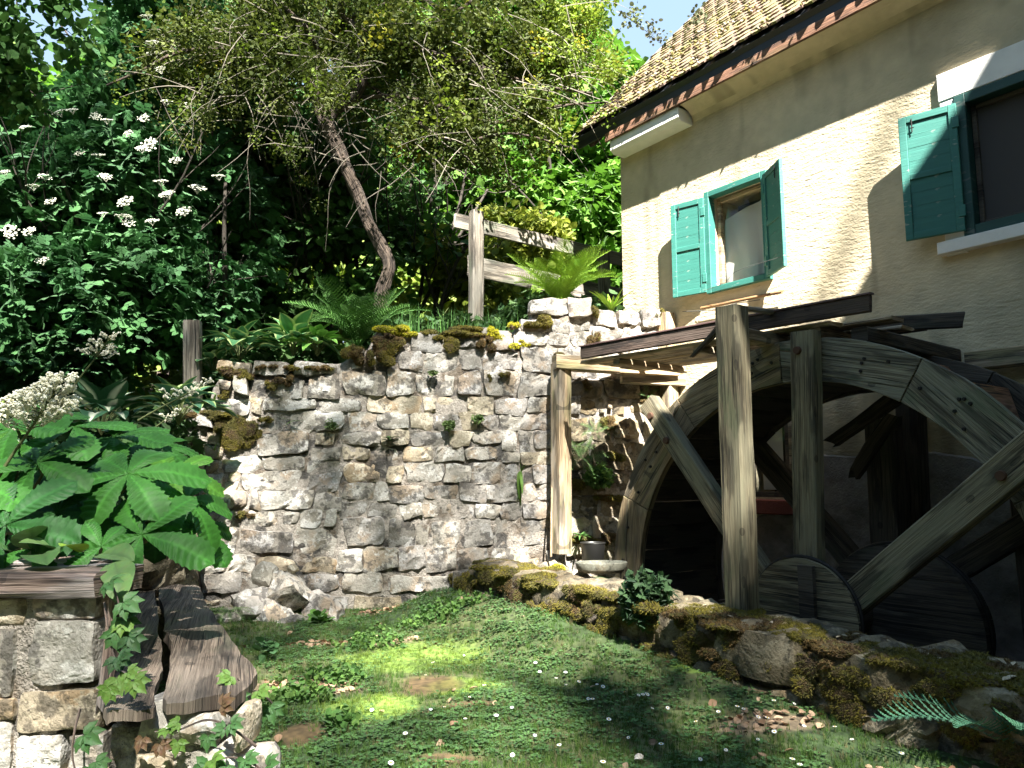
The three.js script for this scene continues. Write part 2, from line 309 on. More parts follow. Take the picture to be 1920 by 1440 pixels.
const tileMat = (r, g, b) => std({ map: metres(tileMap, 0.7), bumpMap: metres(stoneBump, 0.5), bumpScale: 0.008, color: rgb(r, g, b) });
const TILES = [tileMat(1, 1, 1), tileMat(0.8, 0.82, 0.8), tileMat(1.2, 1.12, 1.05), tileMat(0.95, 1.02, 0.75)];
const mossMap = colorTex(512, (u, v) => { const a = tfbm(u, v, 6, 651, 5), f = tfbm(u, v, 90, 661, 2); return mix3([0.075, 0.05, 0.018], [0.11, 0.1, 0.02], smoothstep(a, 0.3, 0.7)).map((x) => x * (0.4 + 1.1 * f)); });
const mossBump = valueTex(512, (u, v) => tfbm(u, v, 60, 671, 3));
M.moss = std({ map: metres(mossMap, 0.5), bumpMap: metres(mossBump, 0.35), bumpScale: 0.02, roughness: 1 });
M.mossYellow = std({ map: metres(mossMap, 0.5), bumpMap: metres(mossBump, 0.35), bumpScale: 0.02, roughness: 1, color: rgb(1.9, 2.0, 0.9) });
const barkMap = colorTex(512, (u, v) => { const a = tfbm(u, v, 4, 701, 5, 14), f = tfbm(u, v, 10, 711, 4, 50); return mix3([0.03, 0.022, 0.017], [0.14, 0.105, 0.078], smoothstep(0.5 * a + 0.5 * f, 0.35, 0.65)); });
const barkBump = valueTex(512, (u, v) => tfbm(u, v, 6, 721, 4, 30));
M.bark = std({ map: metres(barkMap, 0.6, 0.4), bumpMap: metres(barkBump, 0.6, 0.4), bumpScale: 0.025, roughness: 1 });
M.twig = std({ color: rgb(0.17, 0.15, 0.115), roughness: 1 });
M.darkTwig = std({ color: rgb(0.045, 0.037, 0.028), roughness: 1 });
const leafM = (r, g, b, t = 0.35, o = {}) => new THREE.MeshPhysicalMaterial({ color: rgb(r, g, b), roughness: o.rough ?? 0.85, specularIntensity: o.spec ?? 0.35, transmission: t, thickness: 0, side: THREE.DoubleSide, ...(o.vc ? { vertexColors: true } : {}) });
const soilMap = colorTex(512, (u, v) => { const a = tfbm(u, v, 8, 751, 5), f = tfbm(u, v, 70, 761, 3); return mix3([0.05, 0.035, 0.022], [0.12, 0.09, 0.06], a).map((x) => x * (0.5 + f)); });
M.soil = std({ map: metres(soilMap, 1.1), bumpMap: metres(stoneBump, 0.8), bumpScale: 0.04, roughness: 1 });
M.cream = new THREE.MeshPhysicalMaterial({ color: rgb(0.72, 0.68, 0.45), roughness: 0.9, transmission: 0.25, thickness: 0 });
M.petal = new THREE.MeshPhysicalMaterial({ color: rgb(0.6, 0.6, 0.48), roughness: 0.9, transmission: 0.25, thickness: 0, side: THREE.DoubleSide });
M.yellow = std({ color: rgb(0.65, 0.42, 0.03) });
// ---------- land ----------
const inHouse = (x, z) => { const d = V(x, 0, z).sub(HQ); return [d.dot(HF), d.dot(HN)]; };
const inWall = (x, z) => { const d = V(x, 0, z).sub(WP); return [d.dot(WE), d.dot(WM)]; };
const PROFILE = [[-1.9, 1.2], [-1.25, 1.6], [-1.02, 1.66], [-0.8, 1.72], [-0.76, 1.97], [-0.3, 2.06], [0.3, 2.15], [0.36, 2.22], [0.5, 2.26], [0.56, 2.38], [1.2, 2.44], [1.8, 2.46], [1.86, 2.54], [1.97, 2.6], [2.02, 2.72], [2.5, 2.7], [3.3, 2.67], [4.5, 2.67]];
function wallTop(t) { for (let i = 0; i < PROFILE.length - 1; i++) { const [a, b] = PROFILE[i], [c, d] = PROFILE[i + 1]; if (t <= c) return lerp(b, d, clamp((t - a) / (c - a), 0, 1)); } return 2.67; }
const BED_A = V(-2.62, 0, -6.2), BED_B = V(-1.66, 0, -2.2);
function lawnY(x, z) {
  const [s, o] = inHouse(x, z);
  let y = 0.11 * smoothstep(x, -1.6, 1.0) * smoothstep(-z, 4.2, 6.6) + 0.02 * noise(x * 1.5, z * 1.5) + 0.008 * noise(x * 6, z * 6);
  const race = lerp(-0.02, 0.24, clamp((s + 3.4) / 2.8, 0, 1));
  y = lerp(y, Math.max(y, race), smoothstep(2.75 - o, 0, 0.6) * smoothstep(1.1 - s, 0, 0.7));
  const [t, w] = inWall(x, z);
  if (t < 0.7) y += 0.05 * smoothstep(0.5 - w, 0, 0.5) * smoothstep(0.5 - t, 0, 0.6);
  return y;
}
function landY(x, z) {
  const [s, o] = inHouse(x, z), [t, w] = inWall(x, z);
  const side = (BED_B.x - BED_A.x) * (z - BED_A.z) - (BED_B.z - BED_A.z) * (x - BED_A.x);   // > 0 left of the bed edge
  const bedY = lerp(0.5, 1.5, clamp((-z - 2.2) / 4.2, 0, 1)) + 0.05 * noise(x * 2, z * 2);
  const behind = Math.max(0, -w - 0.2);
  const terrace = wallTop(t) - 0.08 + 0.1 * Math.min(behind, 3) + 0.16 * Math.max(0, behind - 3) + 0.06 * noise(x * 1.3, z * 1.3) + (behind > 8 ? 1.2 * noise(x * 0.05, z * 0.05) : 0);
  let y = lawnY(x, z);
  if (w < -0.2 && t < 3.6 && (o > -0.5 || s > 0.6)) y = terrace;
  else if (w < -0.2 && s > -12 && o < -0.3) y = lerp(0.1, terrace, smoothstep(s, 0.1, 0.8));
  else if (z < -2.55 && side > 0) y = lerp(bedY, terrace, smoothstep(-w, -0.3, 0.5));
  else if (o < 1.75 && s < -0.1 && o > -0.3) y = -0.55;
  if (z > 3) y = Math.max(y - 0.02, -0.1);
  return y;
}
function lines(from, to, a, b, fine, grow) {    // spacing fine between a and b, growing outside
  const l = []; for (let x = a; x <= b + 1e-6; x += fine) l.push(x);
  for (let d = fine, x = l[l.length - 1]; x < to;) { d *= grow; x += d; l.push(Math.min(x, to)); }
  for (let d = fine, x = a; x > from;) { d *= grow; x -= d; l.unshift(Math.max(x, from)); }
  return l;
}
function sheet(xs, zs, f) {
  const pos = [], uv = [], idx = [], n = xs.length;
  for (const z of zs) for (const x of xs) { pos.push(x, f(x, z), z); uv.push(x, z); }
  for (let j = 0; j < zs.length - 1; j++) for (let i = 0; i < n - 1; i++) { const a = j * n + i, b = a + n; idx.push(a, b, a + 1, a + 1, b, b + 1); }
  return geo(pos, uv, idx);
}
const LAWN = { x0: -2.2, x1: 4.2, z0: -7.4, z1: 0.4 };
const inLawn = (x, z) => x > LAWN.x0 && x < LAWN.x1 && z > LAWN.z0 && z < LAWN.z1;
setting('ground', sheet(lines(-160, 160, -6, 6, 0.12, 1.22), lines(-170, 120, -12, 1, 0.12, 1.22), (x, z) => landY(x, z) - (inLawn(x, z) ? 0.035 : 0)), M.soil);
// the lawn: moss, thin grass, bare brown spots and leaf litter by the walls
const blob = (x, z, p, r) => { const d = Math.hypot((x - p.x) / r[0], (z - p.z) / r[1]) + 0.35 * fbm(x * 5, z * 5, 3, 3); return 1 - smoothstep(d, 0.55, 1.05); };
const MOSSY = [[770, 1212, 0.5, 0.42], [870, 1260, 0.24, 0.24], [1205, 1195, 0.2, 0.18], [1000, 1120, 0.16, 0.1], [700, 1290, 0.3, 0.25], [1310, 1260, 0.2, 0.15]].map(([u, v, a, b]) => [onLevel(u, v, 0.08), [a, b]]);
const BARE = [[805, 1262, 0.2, 0.26], [870, 1300, 0.22, 0.07], [1255, 1208, 0.25, 0.12], [850, 1395, 0.16, 0.08], [560, 1350, 0.14, 0.2]].map(([u, v, a, b]) => [onLevel(u, v, 0.06), [a, b]]);
const LITTER = [[660, 1165, 0.5, 0.14], [720, 1118, 0.3, 0.12], [1190, 1155, 0.35, 0.26], [1040, 1105, 0.3, 0.12], [570, 1230, 0.4, 0.16], [1215, 1150, 0.45, 0.3], [900, 1110, 0.35, 0.14], [1440, 1300, 0.3, 0.12], [1760, 1400, 0.5, 0.2]].map(([u, v, a, b]) => [onLevel(u, v, 0.16), [a, b]]);
const most = (list, x, z) => list.reduce((m, [p, r]) => Math.max(m, blob(x, z, p, r)), 0);
const lawnMap = colorTex(1024, (u, v) => {
  const x = lerp(LAWN.x0, LAWN.x1, u), z = lerp(LAWN.z0, LAWN.z1, v), f = 0.55 + 0.9 * (0.5 + fbm(x * 40, z * 40, 1, 3)), n = fbm(x * 2.2, z * 2.2, 4, 4);
  let c = mix3([0.035, 0.06, 0.018], [0.075, 0.085, 0.03], smoothstep(n, -0.2, 0.35));
  c = mix3(c, [0.12, 0.19, 0.03], most(MOSSY, x, z));
  c = mix3(c, [0.12, 0.06, 0.03], 0.65 * most(BARE, x, z));
  c = mix3(c, [0.2, 0.14, 0.09], 0.8 * most(LITTER, x, z));
  return c.map((k) => k * f);
});
lawnMap.wrapS = lawnMap.wrapT = THREE.ClampToEdgeWrapping;
{
  const xs = lines(LAWN.x0, LAWN.x1, LAWN.x0, LAWN.x1, 0.05, 1), zs = lines(LAWN.z0, LAWN.z1, LAWN.z0, LAWN.z1, 0.05, 1);
  const pos = [], uv = [], idx = [], id = new Map();
  const ok = (x, z) => { const [s, o] = inHouse(x, z), [t, w] = inWall(x, z), side = (BED_B.x - BED_A.x) * (z - BED_A.z) - (BED_B.z - BED_A.z) * (x - BED_A.x); return w > -0.2 && (o > 1.75 || s > 0) && (z > -2.25 || side < 0.12); };
  const at = (i, j) => { const k = i * 1000 + j; if (!id.has(k)) { id.set(k, pos.length / 3); const x = xs[i], z = zs[j]; pos.push(x, lawnY(x, z) + 0.006 + 0.006 * noise(x * 25, z * 25), z); uv.push((x - LAWN.x0) / (LAWN.x1 - LAWN.x0), (z - LAWN.z0) / (LAWN.z1 - LAWN.z0)); } return id.get(k); };
  for (let i = 0; i < xs.length - 1; i++) for (let j = 0; j < zs.length - 1; j++) if (ok(xs[i], zs[j]) && ok(xs[i + 1], zs[j + 1]) && ok(xs[i], zs[j + 1]) && ok(xs[i + 1], zs[j])) { const a = at(i, j), b = at(i, j + 1), c = at(i + 1, j), d = at(i + 1, j + 1); idx.push(a, b, c, c, b, d); }
  setting('lawn', geo(pos, uv, idx), std({ map: lawnMap, bumpMap: null, roughness: 1 }));
}

// ---------- stone wall ----------
const wall = thing('stone_wall', 'tall dry garden retaining wall of pale rough limestone blocks, mossy on its stepped top', 'wall', W(1, 0, 0));
{
  // core with mortar showing between the stones
  const ts = []; for (let t = -1.25; t <= 3.28; t += 0.04) ts.push(t);
  const pos = [], uv = [], idx = [], m = 40;
  ts.forEach((t, i) => { const top = wallTop(t) - 0.03; for (let k = 0; k <= m; k++) { const y = lerp(-0.25, top, k / m), d = 0.006 + 0.016 * fbm(t * 8, y * 8, 2, 3); const p = W(t, y, d - 0.03 * smoothstep(k / m, 0.96, 1)); pos.push(p.x, p.y, p.z); uv.push(t, y); }
    const b = W(t, top, -0.42); pos.push(b.x, b.y, b.z); uv.push(t, top + 0.4); const c = W(t, -0.25, -0.42); pos.push(c.x, c.y, c.z); uv.push(t, top + 2.6); });
  const n = m + 3; for (let i = 0; i < ts.length - 1; i++) for (let k = 0; k < n - 1; k++) { const a = i * n + k, b = a + n; idx.push(a, b, a + 1, a + 1, b, b + 1); }
  const cap = (i, flip) => { const a = i * n; for (let k = 0; k < m; k++) flip ? idx.push(a + k, a + k + 1, a + n - 1) : idx.push(a + k + 1, a + k, a + n - 1); flip ? idx.push(a + m, a + n - 2, a + n - 1) : idx.push(a + n - 2, a + m, a + n - 1); };
  cap(0, false); cap(ts.length - 1, true);
  part('mortar', geo(pos, uv, idx), M.mortar, wall);
}
// rows of blocks: [top, bottom, edges ...] measured on the wall
const ROWS = [
  [622, 656, 700, 772], [624, 656, 774, 832], [620, 656, 838, 900, 958], [656, 664, 690, 745], [700, 742, 690, 727],
  [658, 698, 743, 795, 862, 908, 975, 1040], [697, 745, 640, 727, 778, 850, 907, 972, 1038], [747, 776, 682, 793, 820, 870, 925, 988, 1036],
  [776, 806, 706, 767, 810, 862, 900, 937, 975, 1036], [808, 836, 640, 714, 770, 840, 884, 940], [808, 847, 942, 972, 995, 1036], [837, 864, 640, 694, 754, 814, 870, 938], [849, 868, 940, 975, 1036],
  [867, 906, 640, 721, 761, 829, 881, 941, 995, 1038], [907, 940, 640, 700, 729, 796, 860, 914, 975, 1038], [941, 972, 634, 690, 750, 790, 850, 888], [942, 974, 890, 938, 980, 1035],
  [974, 1025, 642, 725, 775, 808, 864, 924, 976, 1035], [1026, 1072, 634, 680, 747, 798, 836, 853, 918, 962, 988], [1074, 1112, 560, 640, 721, 868, 925], [1113, 1150, 480, 560, 660, 760],
  [680, 702, 408, 473, 541], [682, 704, 544, 641], [704, 745, 516, 573, 638], [711, 742, 440, 468, 500], [747, 771, 494, 596, 680], [744, 778, 414, 470, 492],
  [772, 807, 539, 651, 704], [776, 798, 340, 400, 452], [798, 832, 325, 382], [780, 812, 455, 536], [809, 836, 587, 632], [814, 850, 476, 582], [800, 834, 385, 430, 474],
  [834, 862, 330, 378, 421], [838, 861, 584, 640], [851, 884, 423, 494, 572], [862, 884, 574, 640], [862, 890, 335, 385, 421], [886, 920, 372, 424, 453, 575, 640], [921, 955, 384, 412, 468, 488, 588, 642],
  [957, 985, 372, 443, 528, 562, 608, 632], [987, 1040, 374, 450, 548, 632], [1042, 1074, 372, 430, 480, 558, 632], [1076, 1112, 374, 450, 558],
  [560, 595, 992, 1063, 1109], [583, 611, 1111, 1153, 1200, 1238], [597, 623, 977, 1030, 1066, 1108], [612, 637, 1110, 1167, 1238], [624, 649, 962, 1027, 1068, 1111], [638, 661, 1113, 1176, 1238], [650, 676, 978, 1039, 1093, 1160, 1238],
  [678, 712, 1066, 1120, 1180, 1236], [745, 776, 1040, 1085, 1120], [714, 745, 1070, 1130, 1200], [780, 830, 1062, 1105, 1150, 1200], [833, 880, 1060, 1110, 1170, 1225], [884, 925, 1062, 1118, 1180], [928, 968, 1060, 1120, 1170], [970, 1015, 1060, 1110, 1165],
];
const placed = [], CELL = 0.016, grid = new Set();
const cellOf = (t, y) => Math.round(t / CELL) * 1000 + Math.round(y / CELL);
function mark(t0, t1, y0, y1) { for (let t = t0; t < t1; t += CELL) for (let y = y0; y < y1; y += CELL) grid.add(cellOf(t, y)); }
function free(t0, t1, y0, y1) { for (let t = t0; t < t1; t += CELL) for (let y = y0; y < y1; y += CELL) if (grid.has(cellOf(t, y))) return false; return true; }
{
  const R = rng(11);
  for (const [v0, v1, ...u] of ROWS) for (let i = 0; i < u.length - 1; i++) {
    const a = ws(u[i], v1), b = ws(u[i + 1], v0), w = b[0] - a[0] - 0.004, h = b[1] - a[1] - 0.002;
    placed.push({ t: (a[0] + b[0]) / 2, y: (a[1] + b[1]) / 2 + R.s() * 0.005, w, h }); mark(a[0], b[0], a[1], b[1]);
  }
  for (const [wl, wh, hl, hh, tries] of [[0.14, 0.3, 0.1, 0.18, 2500], [0.08, 0.16, 0.06, 0.11, 4000], [0.04, 0.09, 0.03, 0.06, 5000]]) for (let k = 0; k < tries; k++) {
    const w = R.r(wl, wh), h = R.r(hl, hh), t = R.r(-1.2, 3.2), y = R.r(-0.1, 2.7);
    if (y + h / 2 > Math.min(wallTop(t - w / 2), wallTop(t + w / 2)) + 0.01 || !free(t - w / 2, t + w / 2, y - h / 2, y + h / 2)) continue;
    placed.push({ t, y, w: w - 0.012, h: h - 0.01, small: w < 0.09 }); mark(t - w / 2, t + w / 2, y - h / 2, y + h / 2);
  }
  placed.sort((a, b) => b.w * b.h - a.w * a.h);
  const rest = [];
  placed.forEach((q, i) => {
    const g = blockGeo(q.w + 0.008, q.h + 0.006, 0.14, R, { amp: q.small ? 0.008 : 0.015, k: R.r(5, 12), skew: 0.28, nx: q.small ? 3 : undefined, ny: q.small ? 3 : undefined });
    g.rotateZ(R.s() * 0.05); g.rotateY(WTURN); const top = q.y + q.h / 2 > wallTop(q.t) - 0.1, p = W(q.t, q.y, R.r(0.012, 0.042) + (top ? R.r(0, 0.05) : 0)); g.translate(p.x, p.y, p.z);
    const wet = q.t > 2.32 && q.y < 2.1, dark = fbm(q.t * 1.1, q.y * 1.3, 5, 3);
    const set = wet ? WETSTONE : STONES, m = wet ? R.i(4) : q.y < 0.4 && R() < 0.4 ? 5 : dark > 0.12 ? [1, 3, 0][R.i(3)] : [0, 2, 4, 0, 1, 2][R.i(6)];
    if (i < 300) part('stone', g, set[m], wall); else rest.push([g, set[m]]);
  });
  for (const mat of [...STONES, ...WETSTONE]) { const l = rest.filter((r) => r[1] === mat).map((r) => r[0]); if (l.length) part('chinking', merge(l), mat, wall).userData.kind = 'stuff'; }
}
// moss: cushions with a fuzz of short stems
const mossBlade = (() => { const R = rng(5), pos = []; for (let i = 0; i < 9; i++) { const a = R() * 6.28, r = R() * 0.007, x = r * Math.cos(a), z = r * Math.sin(a), h = R.r(0.004, 0.012), b = R() * 6.28, w = 0.0016, lx = R.s() * 0.006, lz = R.s() * 0.006; pos.push(x - w * Math.cos(b), 0, z - w * Math.sin(b), x + w * Math.cos(b), 0, z + w * Math.sin(b), x + lx, h, z + lz); } return geo(pos); })();
M.fuzz = std({ color: rgb(1, 1, 1), roughness: 1, side: THREE.DoubleSide });
function cushion(rx, ry, rz, R, detail = 3) {
  let g = new THREE.IcosahedronGeometry(1, detail); g.deleteAttribute('uv'); g.deleteAttribute('normal'); g = mergeVertices(g, 1e-4);
  const p = g.attributes.position, ph = R() * 50;
  for (let i = 0; i < p.count; i++) { const x = p.getX(i), y = p.getY(i), z = p.getZ(i), m = 1 + 0.28 * fbm(x * 1.7 + ph, y * 1.7, z * 1.7, 3) + 0.12 * noise(x * 6 + ph, y * 6, z * 6); p.setXYZ(i, x * m * rx, y * m * ry, z * m * rz); }
  g.computeVertexNormals(); return g;
}
function mossOn(parent, cushions, R, yellow = 0.2, per = 9000) {   // cushions: [centre, rx, ry, rz, turn, yellow]
  const gs = [[], []], fuzz = [], v = V(), n = V();
  for (const [c, rx, ry, rz, turn, y] of cushions) {
    const g = cushion(rx, ry, rz, R); g.rotateY(turn); g.translate(c.x, c.y, c.z);
    const p = g.attributes.position, no = g.attributes.normal, id = g.index.array, tone = (y ?? yellow) > 0.5;
    const area = 4 * (rx * ry + rx * rz + ry * rz), count = Math.min(2600, Math.round(area * per));
    for (let k = 0; k < count; k++) {
      const f = R.i(id.length / 3) * 3; let a = R(), b = R(); if (a + b > 1) { a = 1 - a; b = 1 - b; } v.set(0, 0, 0); n.set(0, 0, 0);
      [[f, 1 - a - b], [f + 1, a], [f + 2, b]].forEach(([i, w]) => { v.x += w * p.getX(id[i]); v.y += w * p.getY(id[i]); v.z += w * p.getZ(id[i]); n.x += w * no.getX(id[i]); n.y += w * no.getY(id[i]); n.z += w * no.getZ(id[i]); });
      n.normalize().addScaledVector(R.dir(), 0.5).normalize();
      const h = clamp(0.5 * R() + 0.5 + 0.7 * noise(v.x * 11, v.y * 11, v.z * 11), 0, 1), brown = noise(v.x * 6 + 9, v.y * 6, v.z * 6) > 0.3; fuzz.push({ p: v.clone(), q: new THREE.Quaternion().setFromUnitVectors(UP, n), s: R.r(0.8, 1.8), c: tone ? rgb(lerp(0.26, 0.5, h), lerp(0.27, 0.46, h), 0.02) : brown ? rgb(lerp(0.06, 0.15, h), lerp(0.04, 0.095, h), 0.03) : rgb(lerp(0.06, 0.18, h), lerp(0.06, 0.15, h), 0.02) });
    }
    gs[tone ? 1 : 0].push(boxUV(g, R() * 3, R() * 3));
  }
  if (gs[0].length) part('moss', merge(gs[0]), M.moss, parent); if (gs[1].length) part('moss', merge(gs[1]), M.mossYellow, parent);
  if (fuzz.length) scatter('moss_stems', mossBlade, M.fuzz, fuzz, parent);
}
{
  const R = rng(21), spots = [];
  const on = (u, v, du, dv, y = 0, depth = 0.05, o = 0.05) => { const k = 7 / 1400, n = Math.max(3, Math.round(du * dv / 70)); for (let i = 0; i < n; i++) { const a = R.s() * 0.8, b = R.s() * 0.7, p = onWall(u + a * du, v + b * dv, o * 0.8 + R.r(-0.01, 0.02)); spots.push([p, du * k * R.r(0.25, 0.5), dv * k * R.r(0.35, 0.6), depth * R.r(0.4, 0.75), WTURN + R.s() * 0.4, y && R() < 0.75 ? 1 : 0]); } };
  on(738, 622, 38, 11, 1, 0.09, 0); on(800, 628, 30, 8, 0, 0.08, 0); on(880, 622, 60, 11, 0, 0.1, 0); on(935, 628, 26, 13, 1, 0.08, 0.02); on(912, 645, 16, 18, 0); on(852, 648, 20, 16, 0, 0.03); on(726, 646, 30, 18, 0, 0.03);
  on(660, 668, 20, 18, 0, 0.09); on(712, 676, 24, 18, 0, 0.07, 0.08); on(440, 700, 36, 10, 0, 0.09); on(500, 690, 20, 6, 0, 0.06); on(560, 692, 28, 7, 0, 0.08); on(612, 690, 26, 7, 0, 0.08); on(536, 718, 20, 12, 0, 0.06, 0.07); on(510, 722, 14, 9, 0, 0.05, 0.07);
  on(372, 778, 50, 9, 0, 0.1); on(430, 812, 40, 26, 0, 0.035, 0.04); on(480, 806, 20, 14, 0, 0.03, 0.05); on(350, 782, 18, 8, 0, 0.1); on(425, 740, 14, 6, 0, 0.05); on(495, 788, 16, 6, 0, 0.04);
  on(1008, 604, 28, 14, 0, 0.09, 0.05); on(968, 612, 12, 8, 1, 0.05); on(1112, 588, 10, 20, 0, 0.05); on(1228, 590, 16, 14, 0, 0.05); on(1110, 640, 14, 16, 0, 0.03); on(980, 640, 18, 10, 1, 0.03, 0.04); on(958, 650, 14, 8, 1, 0.03, 0.05);
  on(945, 702, 12, 8, 0, 0.03, 0.06); on(920, 710, 8, 12, 0, 0.03, 0.05); on(1200, 705, 26, 10, 0, 0.04); on(1110, 720, 16, 10, 0, 0.04); on(1150, 790, 26, 14, 0, 0.03, 0.04); on(1100, 910, 30, 12, 0, 0.05, 0.05); on(1140, 930, 30, 10, 0, 0.05, 0.05); on(1160, 850, 20, 14, 0, 0.03, 0.04); on(1210, 745, 18, 10, 0, 0.03, 0.04);
  on(1110, 1010, 40, 12, 0, 0.05); on(860, 1085, 18, 12, 0, 0.04); on(330, 840, 14, 8, 0, 0.05); on(400, 1030, 12, 8, 0, 0.04); on(460, 965, 20, 7, 0, 0.02, 0.05);
  mossOn(wall, spots, R);
}
// ---------- house ----------
const house = thing('mill_house', 'old mill house with rough ochre plaster wall, tiled roof and green shuttered windows', 'house', H(0, 0, 0));
const place = (g, o = 0) => { g.translate(0, 0, o); g.rotateY(HTURN); g.translate(HQ.x, 0, HQ.z); return g; };   // x = -s, y, z = o
const rectHole = (s0, s1, y0, y1) => { const p = new THREE.Path(); p.moveTo(-s0, y0); p.lineTo(-s1, y0); p.lineTo(-s1, y1); p.lineTo(-s0, y1); return p; };
const WIN = [[-0.54, -1.1, 2.81, 3.67], [-2.66, -3.5, 2.74, 3.7], [-0.8, -1.22, 0.96, 1.64]];
const WALLTOP = 4.93, S0 = 0.605, S1 = -6.75;
{
  const sh = new THREE.Shape(); sh.moveTo(-S0, -0.7); sh.lineTo(-S1, -0.7); sh.lineTo(-S1, WALLTOP); sh.lineTo(-S0, WALLTOP); sh.closePath();
  WIN.forEach((w) => sh.holes.push(rectHole(...w)));
  part('wall', place(boxUV(new THREE.ExtrudeGeometry(sh, { depth: 0.4, bevelEnabled: false })), -0.4), M.stucco, house);
  const gable = (s, d) => { const g = new THREE.Shape(); g.moveTo(-0.4, -0.7); g.lineTo(-5.6, -0.7); g.lineTo(-5.6, WALLTOP); g.lineTo(-3.0, 7.55); g.lineTo(-0.4, WALLTOP); const e = new THREE.ExtrudeGeometry(g, { depth: d, bevelEnabled: false }); e.rotateY(-Math.PI / 2); e.translate(-s + (d > 0 ? d : 0), 0, 0); return place(boxUV(e)); };
  part('wall', gable(S0, 0.4), M.stucco, house); part('wall', gable(S1 + 0.4, 0.4), M.stucco, house);
  const back = new THREE.BoxGeometry(S0 - S1 - 0.8, WALLTOP + 0.7, 0.4); back.deleteAttribute('uv'); back.translate(-(S0 + S1) / 2, (WALLTOP - 0.7) / 2, -5.4); part('wall', place(boxUV(back)), M.stucco, house);
  const fl = new THREE.BoxGeometry(S0 - S1 - 0.8, 0.2, 4.8); fl.translate(-(S0 + S1) / 2, 2.15, -2.8); part('floor', place(boxUV(fl)), M.room, house);
  const ce = new THREE.BoxGeometry(S0 - S1 - 0.8, 0.2, 4.8); ce.translate(-(S0 + S1) / 2, 4.6, -2.8); part('ceiling', place(boxUV(ce)), M.white, house);
}
